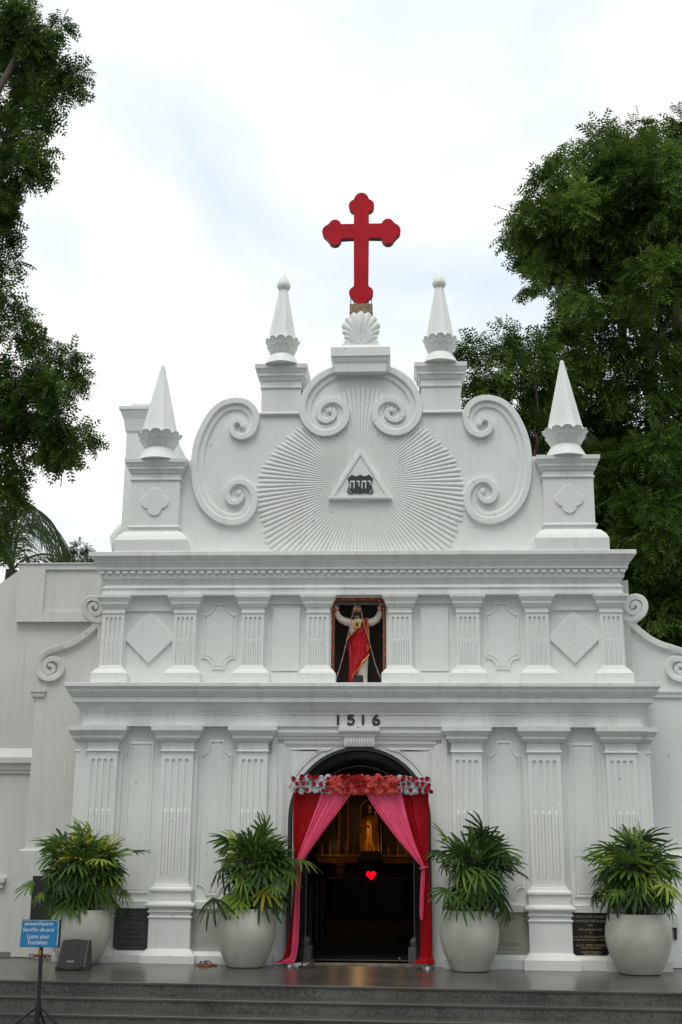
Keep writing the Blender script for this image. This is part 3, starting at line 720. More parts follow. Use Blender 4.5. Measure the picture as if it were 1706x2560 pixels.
obj('arm', B().tube([(sx-.14*H_,YR-.08,sz0+.66*H_),(sx-.16*H_,YR-.14,sz0+.52*H_),(sx-.02*H_,YR-.2,sz0+.5*H_)], [.04*H_,.04*H_,.025*H_], 8), gold, gs, True)
obj('pedestal', B().prism([(sx-.28*H_,sz0-.25),(sx-.22*H_,sz0-.1),(sx-.1*H_,sz0-.01),(sx,sz0+.02),(sx+.1*H_,sz0-.01),(sx+.22*H_,sz0-.1),(sx+.28*H_,sz0-.25)], YR-.16, YR+.06), wood, gs)
# altar lamps: the warm light in the photograph
def lamp(px, py, Y, e, col=(1,.55,.2), r=.06):
    l = bpy.data.lights.new('altar_lamp', 'POINT'); l.energy = e; l.color = col; l.shadow_soft_size = r
    o = bpy.data.objects.new('altar_lamp', l); COL.objects.link(o); o.location = at(px, py, Y); return o
lamp(835, 2118, YR-.30, .8); lamp(1000, 2118, YR-.30, .6); lamp(900, 2055, YR-1.5, 6)
# altar table and red heart lamp
ax = G(927,2200).x
tbl = thing('altar_table', (ax, 12.6, 0), 'dark altar table standing before the altarpiece in the nave', 'table')
obj('table_top', B().box(ax-.9, ax+.9, 12.3, 12.9, .85, .90), wood, tbl)
obj('table_front', B().box(ax-.8, ax+.8, 12.36, 12.84, .012, .85), wood, tbl)
hp_ = at(928, 2188, 11.5); hs = .0034*12
hq = []
for k in range(24):
    t = 2*pi*k/24; hq.append((hp_.x+.0069*16*sin(t)**3*1.0, hp_.z+.0069*(13*cos(t)-5*cos(2*t)-2*cos(3*t)-cos(4*t))))
ht = thing('heart_lamp', (hp_.x, 11.5, 0), 'glowing red heart-shaped lamp on a stand inside the dark nave', 'lamp')
obj('heart', B().prism(hq, 11.47, 11.53, .008), mat('red_glow', (.8,.01,.04), .4, emis=(1,.002,.015), es=1.0), ht)
obj('stand', B().tube([(hp_.x,11.52,.012),(hp_.x,11.52,hp_.z-.05)], .012, 6), black, ht)
# pews on both sides of the aisle
def pew(x, y):
    p = thing('pew', (x, y, .012), 'dark wooden pew %s of the nave aisle, %s row' % ('left' if x < 0 else 'right', {3.2:'front of the nave, nearest',4.6:'middle',6.0:'farthest'}[y].split(', ')[-1]), 'pew', 'pews inside the church')
    obj('seat', B().box(x-.9, x+.9, y-.2, y+.2, .42, .46), wood, p); obj('backrest', B().box(x-.9, x+.9, y-.24, y-.2, .42, .9), wood, p)
    for s in (-1, 1): obj('pew_end', B().box(x+s*.9-.03, x+s*.9+.03, y-.26, y+.24, .012, .95), wood, p)
for y in (3.2, 4.6, 6.0):
    for x in (-1.75, 1.85): pew(x, y)

# ------------------------------------------------------------------ niche with statue
brown = mat('niche_wood', (.20,.085,.042), .6, .3, 6)
dkin = mat('niche_dark', (.06,.042,.032), .8)
YN = .95
nx0, nx1, nzb, nzt = wx0, wx1, 3.62, wz1
obj('niche', B().box(nx0, nx1, YN, YN+.05, nzb-.02, nzt+.02).box(nx0-.06, nx0-.0, .55, YN+.05, nzb, nzt).box(nx1, nx1+.06, .55, YN+.05, nzb, nzt).box(nx0-.05, nx1+.05, .55, YN+.05, nzt, nzt+.05), dkin, church)
zc_ = at(890,1545,.3).z
obj('niche_ceiling_board', B().box(nx0+.002, nx1-.002, YN-.03, YN-.002, at(890,1548,YN).z, nzt-.002), mat('niche_board', (.20,.16,.14), .8), church)
fr = thing('niche_frame', ((nx0+nx1)/2, .05, nzb), 'brown wooden frame lining the niche above the cornice', 'frame')
obj('jamb', B().box(nx0, nx0+.05, .03, .12, nzb, nzt), brown, fr); obj('jamb', B().box(nx1-.05, nx1, .03, .12, nzb, nzt), brown, fr)
obj('head_rail', B().box(nx0+.05, nx1-.05, .03, .12, nzt-.045, nzt-.001), brown, fr)
for k in (4.02, 4.3):
    obj('shelf_rail', B().box(nx0+.05, nx1-.05, YN-.05, YN-.002, k, k+.03), mat('shelf', (.06,.045,.04), .8), church)
S = lambda cx, cy, Y=.18: at(780+.15306*cx, 1450+.15306*cy, Y)
skin = mat('painted_skin', (.74,.49,.34), .5); hair = mat('painted_hair', (.035,.018,.012), .5)
tunic = mat('painted_tunic', (.82,.76,.68), .5, .1, 20); robem = mat('painted_red_robe', (.46,.007,.018), .4, .25, 12); gleaf = mat('gold_trim', (.60,.27,.05), .35, .2, 15, metal=.4)
st = thing('saint_statue', (S(745,1640).x, .18, 3.64), 'painted statue with raised arms, white tunic and red robe in the niche', 'statue')
YS = .18; scx = S(745,1200).x
zS = lambda cy: S(745,cy).z
wS = .15306*.0054
def body(rows, amp, folds, n=48, y=YS):
    L = []
    for cy, xa, xb, dep, am in rows:
        z = S(745,cy,y).z; x0 = S(xa,cy,y).x; x1 = S(xb,cy,y).x; c = (x0+x1)/2; r = (x1-x0)/2
        L.append([(c+r*(1+am*amp*sin(folds*2*pi*k/n))*cos(2*pi*k/n), y+dep*(1+am*amp*sin(folds*2*pi*k/n))*sin(2*pi*k/n), z) for k in range(n)])
    return B().loops(L)
obj('tunic', body([(1760,615,905,.10,1),(1600,640,900,.10,1),(1300,650,915,.10,.9),(1000,640,925,.10,.7),(850,620,930,.105,.4),(740,615,945,.105,.2),(670,630,940,.10,.1),(645,680,880,.07,0),(625,705,800,.045,0)], .06, 11), tunic, st, True)
# red robe wrapped from the left shoulder to the right hip
L = []
rows = [(650,850,945),(720,825,955),(800,760,950),(870,690,945),(960,600,945),(1060,585,945),(1150,590,945),(1250,600,935),(1330,605,880),(1420,608,820),(1520,610,760),(1640,608,690),(1740,608,680)]
for cy, xa, xb in rows:
    x0, x1 = S(xa,cy).x, S(xb,cy).x; z = zS(cy); ring = []
    for k in range(25):
        u = k/24; x = x0+(x1-x0)*u
        cxx = S(770,cy).x; ex = (x-cxx)/(abs(S(940,cy).x-S(600,cy).x)*.5+.004)
        yy = YS-.125*math.sqrt(max(0, 1-min(1,ex*ex*.92)))-.014*sin(u*(x1-x0)*130+cy*.004)-.012
        ring.append((x, yy, z))
    L.append(ring+[(p[0], p[1]+.02, p[2]) for p in reversed(ring)])
obj('red_robe', B().loops(L), robem, st, True)
def trim(pts, w_, name='gold_edge', y=-.165):
    b = B(); c = [S(*p) for p in pts]
    b.tube([(p.x, YS+y+.02*(abs(p.x-scx)/.1)**2, p.z) for p in c], w_, 8, .5); return obj(name, b, gleaf, st, True)
trim([(740,845),(680,900),(610,965),(580,1000),(570,1030)], [.014,.03,.03,.026,.012])
trim([(900,640),(915,760),(930,860),(935,960),(945,1030)], [.012,.02,.024,.026,.008])
trim([(915,1080),(925,1130),(915,1190)], [.012,.024,.012])
trim([(945,1230),(900,1300),(840,1350),(815,1400),(790,1460),(740,1510),(680,1570),(660,1640)], [.008,.011,.018,.02,.014,.012,.011,.01])
hc = S(745,760); hb = B()
hb.prism([(hc.x+.062*(1 if k % 2 else .8)*cos(2*pi*k/20), hc.z+.066*(1 if k % 2 else .8)*sin(2*pi*k/20)) for k in range(20)], YS-.15, YS-.10, .006)
ho = obj('chest_emblem', hb, mat('emblem_yellow', (.62,.42,.06), .4), st)
obj('heart', B().ball((hc.x, YS-.152, hc.z), (.022,.016,.032)), mat('emblem_red', (.20,.03,.02), .4), ho, True)
for s, pts in ((-1, [(650,705),(560,690),(480,655),(425,600),(410,545)]), (1, [(900,700),(985,700),(1060,660),(1110,590),(1115,545)])):
    c = [S(*p) for p in pts]
    obj('arm', B().tube([(p.x, YS-.02-.02*i, p.z) for i, p in enumerate(c)], [.058,.056,.050,.044,.042], 14), tunic, st, True)
    hx, hz, hy = c[-1].x, c[-1].z, YS-.10
    hand = B().ball((hx-s*.0, hy, hz+.035), (.022,.011,.032), 10, 8)
    for k, ln in enumerate((.034,.042,.045,.040)):
        fx_ = hx+(-.017+.0115*k)
        hand.tube([(fx_, hy, hz+.05),(fx_-.0*s, hy-.004, hz+.06+ln*.6),(fx_, hy-.010, hz+.055+ln)], [.0062,.0058,.004], 6)
    hand.tube([(hx-s*.018, hy, hz+.03),(hx-s*.032, hy-.006, hz+.048),(hx-s*.036, hy-.01, hz+.064)], [.007,.0065,.0045], 6)
    hand.tube([(hx, hy+.005, hz-.02),(hx, hy, hz+.02)], [.02,.019], 8)
    obj('hand', hand, skin, st, True)
hd = S(740,505); hr = .058
head = B().ball((hd.x, YS-.06, hd.z), (.046,.055,.072), 16, 12)
head.tube([(hd.x, YS-.05, hd.z-.10),(hd.x, YS-.055, hd.z-.05)], [.036,.032], 10)
head.tube([(hd.x, YS-.115, hd.z+.022),(hd.x, YS-.126, hd.z-.004),(hd.x, YS-.115, hd.z-.012)], [.006,.010,.005], 6)
ho = obj('head', head, skin, st, True)
for s in (-1, 1):
    obj('eye', B().ball((hd.x+s*.019, YS-.108, hd.z+.014), (.009,.006,.0045), 8, 6), hair, ho, True)
    obj('brow', B().tube([(hd.x+s*.008, YS-.113, hd.z+.025),(hd.x+s*.03, YS-.105, hd.z+.025)], .003, 5), hair, ho)
obj('mouth', B().tube([(hd.x-.013, YS-.112, hd.z-.026),(hd.x+.013, YS-.112, hd.z-.026)], .0035, 5), mat('painted_lips', (.28,.08,.06), .5), ho)
bd = B().ball((hd.x, YS-.085, hd.z-.058), (.034,.032,.034), 12, 8).tube([(hd.x-.026, YS-.105, hd.z-.03),(hd.x, YS-.116, hd.z-.018),(hd.x+.026, YS-.105, hd.z-.03)], .006, 6)
obj('beard', bd, hair, st, True)
hb = B().ball((hd.x, YS-.04, hd.z+.03), (.06,.06,.062), 16, 10)
for s in (-1, 1):
    hb.tube([(hd.x+s*.045, YS-.05, hd.z+.04),(hd.x+s*.058, YS-.05, hd.z-.02),(hd.x+s*.06, YS-.055, hd.z-.08),(hd.x+s*.075, YS-.07, hd.z-.14)], [.024,.027,.028,.012], 10)
obj('hair', hb, hair, st, True)
obj('halo_lamp', B().ball((hd.x+.003, YS-.05, hd.z+.115), (.025,.02,.014)), black, st, True)
# small dark floodlight at the statue's feet
fl = S(760,1605,-.02)
obj_ = tag(obj('floodlight', B().box(fl.x-.067, fl.x+.067, -.04, .0, 3.66, fl.z+.038).box(fl.x-.06, fl.x+.06, -.048, -.04, 3.67, fl.z+.03), black), "small black floodlight at the statue's feet on the cornice", 'floodlight')
# light strings
wire = mat('copper_wire', (.30,.14,.07), .5); wire2 = mat('clear_wire', (.35,.33,.30), .5); led = mat('red_led', (.6,.01,.01), .3, emis=(1,.03,.02), es=.8)
def string(label, pts, nb, m, Y):
    P_ = [S(*p, Y) for p in pts]
    t = thing('light_string', P_[0], label, 'light string', 'red light strings at the niche')
    obj('wire', B().tube(P_, .005, 5), m, t)
    d = [0]
    for a, c in zip(P_, P_[1:]): d.append(d[-1]+(c-a).length)
    for k in range(nb):
        s_ = d[-1]*(k+.5)/nb
        for i in range(len(P_)-1):
            if d[i] <= s_ <= d[i+1]:
                q = P_[i].lerp(P_[i+1], (s_-d[i])/(d[i+1]-d[i])); break
        obj('bulb', B().ball((q.x+random.uniform(-.008,.008), q.y-.012, q.z), .0075, 8, 6), led, t, True)
string('string of red bulbs along the left, top and right of the niche frame', [(330,1620),(345,1200),(350,800),(360,420),(385,330),(600,320),(840,318),(1090,315),(1170,440),(1180,700),(1180,1000),(1178,1300),(1165,1610)], 22, wire, .02)
string("string of red bulbs from the statue's head to the lower left corner", [(735,370),(700,430),(640,680),(560,1050),(480,1360),(400,1625)], 6, wire2, .0)
string("string of red bulbs from the statue's head to the lower right corner", [(770,375),(800,480),(850,690),(930,980),(1030,1360),(1125,1610)], 6, wire2, .0)

# ------------------------------------------------------------------ curtains, garland
YC = -.30
satr = mat('red_satin', (.36,.002,.006), .5, .08, 8, spec=.2); satp = mat('pink_satin', (.84,.10,.215), .42, .06, 8, spec=.35)
def drape(name, label, rows, n, folds, amp, y0, m, cols=66, sub=7, ph=0):
    """rows: (py, px_left, px_right, dy, foldscale); cloth hung in pleats"""
    rw = catmull([Vector((a, b_, c)) for a, b_, c, _, _ in rows], sub); dy = catmull([Vector((d, e, 0)) for _, _, _, d, e in rows], sub); L = []
    for r, q in zip(rw, dy):
        ring = []
        for k in range(cols+1):
            u = k/cols; p = at(r.y+(r.z-r.y)*u, r.x, y0)
            uu = u+.05*sin(6.1*u+2*ph)+.035*sin(11*u+r.x*.011+ph); wv = sin(2*pi*folds*uu+ph)*(.65+.5*sin(7*u+r.x*.006+ph))+.35*sin(2*pi*folds*1.7*uu+1.7*ph+r.x*.012)+.12*sin(r.x*.09+9*u)
            ring.append((p.x, y0+q.x+amp*q.y*wv, max(p.z, fz(p.x)+.010+.004*wv)))
        L.append(ring)
    b = B().loops(L, False, False, closed=False)
    o = obj(name, b, m, smooth=True, origin=(sum(p[0] for p in L[-1])/len(L[-1]), y0, 0), angle=180)
    so_ = o.modifiers.new('cloth', 'SOLIDIFY'); so_.thickness = .004
    return tag(o, label, 'curtain', 'curtains at the church door')
drape('curtain', 'deep red curtain on the left side of the doorway', [(1968,733,815,0,1),(2030,733,793,0,1),(2100,734,768,0,.9),(2150,738,750,0,.5),(2165,740,748,0,.4),(2200,736,750,0,.5),(2270,731,748,0,.6),(2340,722,745,0,.7),(2388,712,740,0,.7),(2400,704,736,-.03,.6),(2404,690,734,-.12,.5)], 0, 11, .012, YC, satr)
drape('curtain', 'pink curtain pulled across the upper left of the doorway', [(1968,808,892,-.03,1),(2030,787,845,-.03,1),(2100,760,794,-.035,.9),(2145,744,763,-.05,.6),(2163,742,752,-.05,.4),(2190,741,754,-.05,.5),(2230,739,750,-.045,.5),(2300,735,749,-.045,.5),(2360,731,746,-.045,.5),(2390,726,741,-.05,.6),(2401,708,737,-.08,.5),(2406,686,735,-.15,.4)], 0, 7, .013, YC, satp, ph=1)
drape('curtain', 'pink curtain pulled across the upper right of the doorway', [(1968,905,1003,-.03,1),(2030,944,1015,-.03,1),(2100,996,1035,-.035,.9),(2150,1038,1055,-.05,.6),(2170,1054,1062,-.05,.4),(2200,1052,1062,-.06,.6),(2250,1050,1060,-.06,.8),(2285,1050,1058,-.06,.8),(2300,1053,1057,-.06,.4)], 0, 7, .013, YC, satp, ph=2)
drape('curtain', 'deep red curtain on the right side of the doorway', [(1968,1000,1072,0,1),(2030,1012,1072,0,1),(2100,1032,1072,0,.9),(2150,1050,1071,0,.6),(2170,1055,1070,0,.4),(2200,1053,1073,0,.6),(2270,1052,1076,0,.8),(2340,1052,1079,0,.9),(2390,1050,1082,-.01,1.2),(2402,1040,1086,-.04,1.6),(2409,1032,1089,-.10,1.8)], 0, 11, .013, YC, satr, ph=.5)
wm_ = mat('white_metal', (.6,.61,.6), .4)
for px, s, lab in ((741, 1, 'left'), (1066, -1, 'right')):
    p = atz(px, 2406 if s > 0 else 2410, 0); x = p.x
    t = thing('curtain_stand', (x, YC+.04, 0), 'white metal stand with flat foot holding up the %s curtains' % lab, 'stand', 'curtain stands')
    obj('pole', B().tube([(x,YC+.05,.03),(x,YC+.05,2.33)], .013, 8), wm_, t, True)
    obj('foot', B().stack([(0,fz(x)-.002),(0,fz(x)+.03),(-.006,fz(x)+.036)], x-.06, x+.22 if s > 0 else x+.06, YC-.02, YC+.10, True).box(x-.02, x+.02, YC-.18, YC-.03, fz(x)-.002, fz(x)+.03), wm_, t)
    q = at(746 if s > 0 else 1060, 2164 if s > 0 else 2170, YC-.04)
    obj('tie_band', B().tube([(q.x+.05*cos(a*pi/6), YC-.005+.075*sin(a*pi/6), q.z+.012*cos(a*pi/6)) for a in range(13)], .012, 6), satp, t, True)
gr = thing('flower_garland', (0, YC-.05, 2.2), 'garland of white, coral and red paper flowers across the doorway', 'garland')
pl, pr_ = at(733,1968,YC), at(1072,1970,YC)
obj('rail', B().tube([pl, pr_], .018, 8), wm_, gr, True)
def flower_mesh(name, m, rings, r, cup, ruf=.12):
    b = B(); rnd = random.Random(len(name))
    for i in range(rings):
        n = 7-i//2; rr = r*(1-.24*i)
        for k in range(n):
            a = 2*pi*(k+.5*(i % 2))/n+rnd.uniform(-.15,.15); w_ = rr*.52; tl = cup+.30*i
            def pt(u, v):
                rad = rr*u; x = rad*cos(a)-v*w_*sin(a)*(.35+.65*u); z = rad*sin(a)+v*w_*cos(a)*(.35+.65*u)
                y = -(.012*i+rad*math.tan(min(tl,1.15))*.5)+rnd.uniform(-ruf,ruf)*rr*u-abs(v)*rr*.12*u
                return (x, y, z)
            L = [[pt(u, v) for v in (-1,-.5,0,.5,1)] for u in (.08,.55,.85,1.0)]
            L[-1][0] = pt(.9,-.8); L[-1][4] = pt(.9,.8); L[-1][2] = pt(1.06,0)
            b.loops(L, False, False, closed=False)
    me = obj(name, b, m, smooth=True, angle=60); d = me.data; bpy.data.objects.remove(me); return d
fw = flower_mesh('white_flower', mat('white_petals', (.76,.79,.83), .8, .1, 40), 5, .045, .35, .30)
fc = flower_mesh('coral_flower', mat('coral_petals', (.82,.14,.12), .75, .2, 40), 5, .052, .35, .30)
fr_ = flower_mesh('red_flower', mat('red_petals', (.42,.006,.014), .7, .2, 40), 4, .034, .6)
rg = random.Random(3)
def put(me, px, py, dy, sc_=1):
    p = at(px, py, YC-.055); o = bpy.data.objects.new('flower', me); COL.objects.link(o); o.parent = gr
    o.location = Vector((p.x, YC-.055+dy, p.z))-wl(gr); o.rotation_euler = (rg.uniform(-.35,.35), rg.uniform(0,6.28), rg.uniform(-.35,.35)); o.scale = (sc_,)*3
for x0, x1, me, sp in ((737,820,fw,15.5), (826,994,fc,15.5), (1000,1071,fw,15.5)):
    nx = max(2, round((x1-x0)/sp))
    for r_, py in enumerate((1948,1962,1977)):
        for k in range(nx+1):
            px = x0+(x1-x0)*(k+(.5 if r_ == 1 else 0))/nx
            if px > x1+4: continue
            put(me, px+rg.uniform(-3,3), py+rg.uniform(-3,3)+(px-903)*.006, rg.uniform(-.02,.015), rg.uniform(.85,1.1))
            if rg.random() < (.62 if me is fw else .38): put(fr_, px+rg.uniform(-2,2)+(7 if rg.random() < .5 else 0), py+rg.uniform(-2,2)+(px-903)*.006, -.05, rg.uniform(.65,.9))
for px, py in ((858,1944),(866,1942),(875,1945),(890,1950),(895,1960),(900,1970),(903,1980),(897,1942),(908,1948),(912,1958),(908,1968),(887,1946),(736,1948),(756,1942),(1068,1948),(1068,1972),(792,1943),(775,1943),(1010,1946)):
    put(fr_, px, py, -.045, .95)
# dark mat at the threshold
mm = atz(905, 2412, 0)
tag(obj('doormat', B().stack([(0,.013),(0,.026),(-.01,.030)], -.62, .70, mm.y-.14, mm.y+.25, True), mat('mat_rubber', (.018,.018,.02), .9, .3, 40)), 'dark rubber mat lying before the church door', 'mat')
# footwear
def sandals(label, px, py, col, rot, L_=.24):
    p = Vector((at(px, py, -.50).x, -.50, fz(at(px, py, -.50).x))); t = thing('sandals', p, label, 'sandals')
    m = mat('sandal', col, .7, .2, 30)
    for s in (-1, 1):
        pts = [(.045*(1+.15*sin(a*2))*cos(a), L_/2*sin(a)) for a in [2*pi*k/20 for k in range(20)]]
        c, sn = cos(rot+s*.06), sin(rot+s*.06)
        tr = lambda x, y, z: (p.x+(x+s*.058)*c-y*sn, p.y+(x+s*.058)*sn+y*c, p.z+z)
        so2 = obj('sole', B().loops([[tr(x,y,.003) for x, y in pts],[tr(x,y,.022) for x, y in pts]]), m, t, True)
        for q in (-1, 1):
            obj('strap', B().tube([tr(q*.042,-.02,.018),tr(q*.036,.02,.05),tr(q*.01,.05,.055),tr(0,.07,.022)], .007, 6), mat('strap', (.05,.02,.012), .6), so2, True)
sandals('pair of orange-brown sandals beside the plinth left of the door', 517, 2411, (.28,.09,.035), 1.1)
sandals('pair of dark brown sandals at the left end of the doorway', 772, 2404, (.06,.03,.02), .7, .26)

# ------------------------------------------------------------------ planters and palms
YPOT = lambda px, py: atz(px, py, 0).y
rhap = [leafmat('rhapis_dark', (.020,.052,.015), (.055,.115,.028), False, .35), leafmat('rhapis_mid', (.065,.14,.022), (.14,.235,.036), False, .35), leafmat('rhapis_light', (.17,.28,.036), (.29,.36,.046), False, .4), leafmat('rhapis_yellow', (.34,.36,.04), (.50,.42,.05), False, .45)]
def fan(seed, n, L_, spread, droop):
    rnd = random.Random(seed); b = B()
    for k in range(n):
        a = -spread/2+spread*k/(n-1)+rnd.uniform(-.06,.06); ln = L_*rnd.uniform(.82,1.08)*(1-.10*abs(a)/(spread/2)); w_ = rnd.uniform(.013,.020)
        tw = rnd.uniform(-.5,.5); L = []
        for j, (f, ww) in enumerate(((0,.35),(.25,.9),(.55,1),(.82,.9),(.96,.55),(1,.12))):
            r = ln*f; x = r*sin(a); y = r*cos(a); z = -droop*ln*f*f*(1+.5*abs(sin(a)))+.05*f
            nx, ny = cos(a), -sin(a)
            L.append([(x-nx*w_*ww, y-ny*w_*ww, z+.35*w_*ww+tw*w_*f*.5), (x, y, z-.25*w_*ww), (x+nx*w_*ww, y+ny*w_*ww, z+.35*w_*ww-tw*w_*f*.5)])
        b.loops(L, False, False, closed=False)
    return b
fans = {}
for mi, m in enumerate(rhap):
    for v in range(4):
        o = obj('leaf', fan(v*7+1, (8,9,7,10)[v], (.30,.33,.29,.27)[v], (2.7,3.1,2.4,3.6)[v], (.35,.5,.25,.6)[v]), m); fans[mi, v] = o.data; bpy.data.objects.remove(o)
stemm = mat('palm_stem', (.045,.04,.022), .8, .3, 30)
def planter(px, pby, pry, wpx, label, plabel, top_py, l_px, r_px, seed, mix, nl=82, bl_=1.0):
    p = atz(px, pby, 0); rb = wpx*.30/190; y = -.55; sc_ = (y+17)/3100*1.02; c = Vector((at(px,pby,y).x, y, fz(at(px,pby,y).x)))
    H = at(px, pry, y-.25).z-c.z; R = wpx/2*sc_
    t = thing('planter', c, label, 'planter', 'white planters in front of the church')
    prof = [(R*.52,.0),(R*.60,.012),(R*.70,H*.10),(R*.86,H*.28),(R*.97,H*.48),(R,H*.62),(R*.985,H*.76),(R*.93,H*.90),(R*.865,H*.985),(R*.85,H),(R*.80,H),(R*.79,H*.985),(R*.80,H*.93)]
    b = B(); L = [[(c.x+r*cos(2*pi*k/56), c.y+r*sin(2*pi*k/56), c.z+z) for k in range(56)] for r, z in prof]; b.loops(L, True, False)
    obj('pot', b, potm, t, True); obj('potting_soil', B().lathe([(R*.82,H*.90),(R*.82,H*.94)], c, 28), soil, t)
    rnd = random.Random(seed)
    pt = thing('potted_palm', c+Vector((0,0,H*.93)), plabel, 'plant', 'potted fan palms before the church')
    ztop = at(px, top_py, y).z; xl, xr = at(l_px, pry-100, y).x, at(r_px, pry-100, y).x; cx = (xl+xr)/2; rx = (xr-xl)/2; hz = ztop-H
    stems = []
    for k in range(13):
        a = 2*pi*k/13+rnd.uniform(-.2,.2); r0 = R*rnd.uniform(.15,.6); h = hz*rnd.uniform(.45,.8)
        q0 = Vector((c.x+r0*cos(a), c.y+r0*sin(a), H*.92)); q1 = Vector((cx+rx*.4*rnd.uniform(.2,1)*cos(a), c.y+rx*.4*rnd.uniform(.2,1)*sin(a), H+h))
        stems.append((q0, q1)); obj('stem', B().tube([q0, q0.lerp(q1,.5)+Vector((0,0,.04)), q1], [.014,.012,.008], 6), stemm, pt, True)
    for k in range(nl):
        th = 2*pi*(k*.618034)+rnd.uniform(-.3,.3); u = (k+.5)/nl              # golden-angle spread over the crown surface
        zf = 1-1.15*u                                                      # 1 top .. -.15 bottom skirt
        el = math.asin(max(-1, min(1, zf)))
        rad = (rnd.uniform(.40, .76) if k % 4 else rnd.uniform(.2,.55)) if k % 11 else rnd.uniform(.85,1.02)
        pos = Vector((cx+rx*rad*cos(el)*cos(th), c.y+rx*.85*rad*cos(el)*sin(th), H+hz*(.40+.50*rad*1.15*sin(el))+rnd.uniform(-.05,.05)))
        if zf < .2: pos.z -= rnd.uniform(0,.26)*hz
        d = Vector((cos(th)*cos(el), sin(th)*cos(el), sin(el)*1.1+.1-(.75 if zf < .25 else .25 if zf < .6 else -.1)-rnd.uniform(0,.4))).normalized()
        s_ = min(stems, key=lambda q: (q[1]-pos).length); a0 = s_[1].lerp(s_[0], rnd.uniform(0,.5))
        obj('petiole', B().tube([a0, a0.lerp(pos,.6)+Vector((0,0,.05)), pos], [.005,.004,.0035], 4), stemm, pt)
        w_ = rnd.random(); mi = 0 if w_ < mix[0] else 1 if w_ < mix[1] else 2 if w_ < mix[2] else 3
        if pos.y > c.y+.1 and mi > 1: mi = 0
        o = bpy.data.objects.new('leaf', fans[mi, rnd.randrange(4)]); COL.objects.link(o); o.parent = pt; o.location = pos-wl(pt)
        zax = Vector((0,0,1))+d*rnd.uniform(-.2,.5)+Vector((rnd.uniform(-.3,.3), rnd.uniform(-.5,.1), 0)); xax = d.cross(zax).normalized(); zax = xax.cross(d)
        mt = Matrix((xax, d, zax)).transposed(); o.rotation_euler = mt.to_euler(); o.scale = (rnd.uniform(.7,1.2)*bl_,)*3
    return t
planter(196, 2413, 2276, 141, 'white planter behind the black speaker, leftmost of the four', 'fan palm with yellowing leaves in the leftmost planter', 2062, 78, 338, 11, (.38,.82,.96), 110, .95)
planter(613, 2413, 2273, 139, 'white planter between grey marble plaque and left curtains', 'fan palm in the planter just left of the door', 2060, 530, 752, 22, (.34,.80,.98), 86, 1.03)
planter(1176, 2419, 2278, 138, 'white planter just right of the door curtains', 'dark green fan palm in the planter just right of the door', 2066, 1083, 1303, 33, (.62,.95,1.0))
planter(1602, 2431, 2287, 152, 'white planter beside the black gold-lettered plaque, rightmost', 'fan palm in the rightmost planter by the black plaque', 2078, 1458, 1722, 44, (.30,.82,1.0), 76, 1.08)

# ------------------------------------------------------------------ plaques
YQ = -.015
def plaque(label, x0, x1, z0, z1, m, lines, tm, cut=(.05,.04), y=YQ, name='plaque', cat='plaque'):
    cx, cy_ = cut; poly = [(x0,z0+cy_),(x0+cx*.5,z0+cy_*.75),(x0+cx,z0),(x1-cx,z0),(x1-cx*.5,z0+cy_*.75),(x1,z0+cy_),(x1,z1),(x0,z1)]
    o = obj(name, B().prism(poly, y-.02, y+.012, .003), m, origin=((x0+x1)/2, y, z0)); tag(o, label, cat)
    for s, fy, sz in lines:
        if s.startswith('~'):
            rnd_ = random.Random(int(fy*1000)); wd_ = float(s[1:])*(x1-x0)/2; xx = (x0+x1)/2-wd_; b_ = B()
            while xx < (x0+x1)/2+wd_:
                w_ = rnd_.uniform(.006,.018); b_.box(xx, xx+w_, y-.0212, y-.015, z0+(z1-z0)*fy+rnd_.uniform(0,.006), z0+(z1-z0)*fy+sz*rnd_.uniform(.45,.7)); xx += w_+rnd_.uniform(.003,.014)
            w__ = obj('worn_lettering', b_, tm, o); w__['kind'] = 'stuff'; continue
        text_mesh('inscription', s, sz, tm, ((x0+x1)/2, y-.0215, z0+(z1-z0)*fy), o, .0012, xs=.92)
    return o
slate = mat('grey_slate', (.05,.052,.052), .55, .3, 7, .1, 20, streak=.35, streakcol=(.12,.12,.11), sscale=(14,14,2)); slatet = mat('slate_cut', (.022,.023,.023), .8)
X = lambda px, py, y=YQ: at(px, py, y)
zq0, zq1 = .165, .69
plaque('dark grey slate plaque with worn lettering between the left pedestals', -3.215, -2.745, zq0-.02, zq1, slate, [('~.5',.80,.05),('~.55',.69,.05),('~.3',.585,.05),('~.85',.485,.042),('~.5',.375,.05),('~.85',.265,.042),('~.8',.13,.036)], slatet, (.08,.05))
marb = mat('mottled_marble', (.40,.40,.36), .5, .15, 5, streak=.8, streakcol=(.10,.13,.20), sscale=(16,16,16), s_lo=.62, s_hi=.75)
marb2 = mat('plain_marble', (.36,.355,.29), .5, .12, 3, streak=.3, streakcol=(.26,.24,.16), sscale=(5,5,3))
mt_ = mat('faded_lettering', (.17,.17,.15), .8)
plaque('pale marble plaque with blue stains left of the door', -2.19, -1.69, zq0, zq1, marb, [('~.85',.90,.030)], mt_, (.03,.03))
pj = plaque('pale cream marble plaque with JUBILEE lettering right of the door', 1.69, 2.19, zq0, zq1, marb2, [('~.7',.92,.026),('JUBILEE',.80,.06),('A.D. 2000',.20,.06),('~.6',.10,.022)], mt_, (.03,.03))
blk = mat('black_polished_granite', (.008,.008,.009), .15, .2, 20); gtx = mat('gold_lettering', (.45,.34,.17), .5)
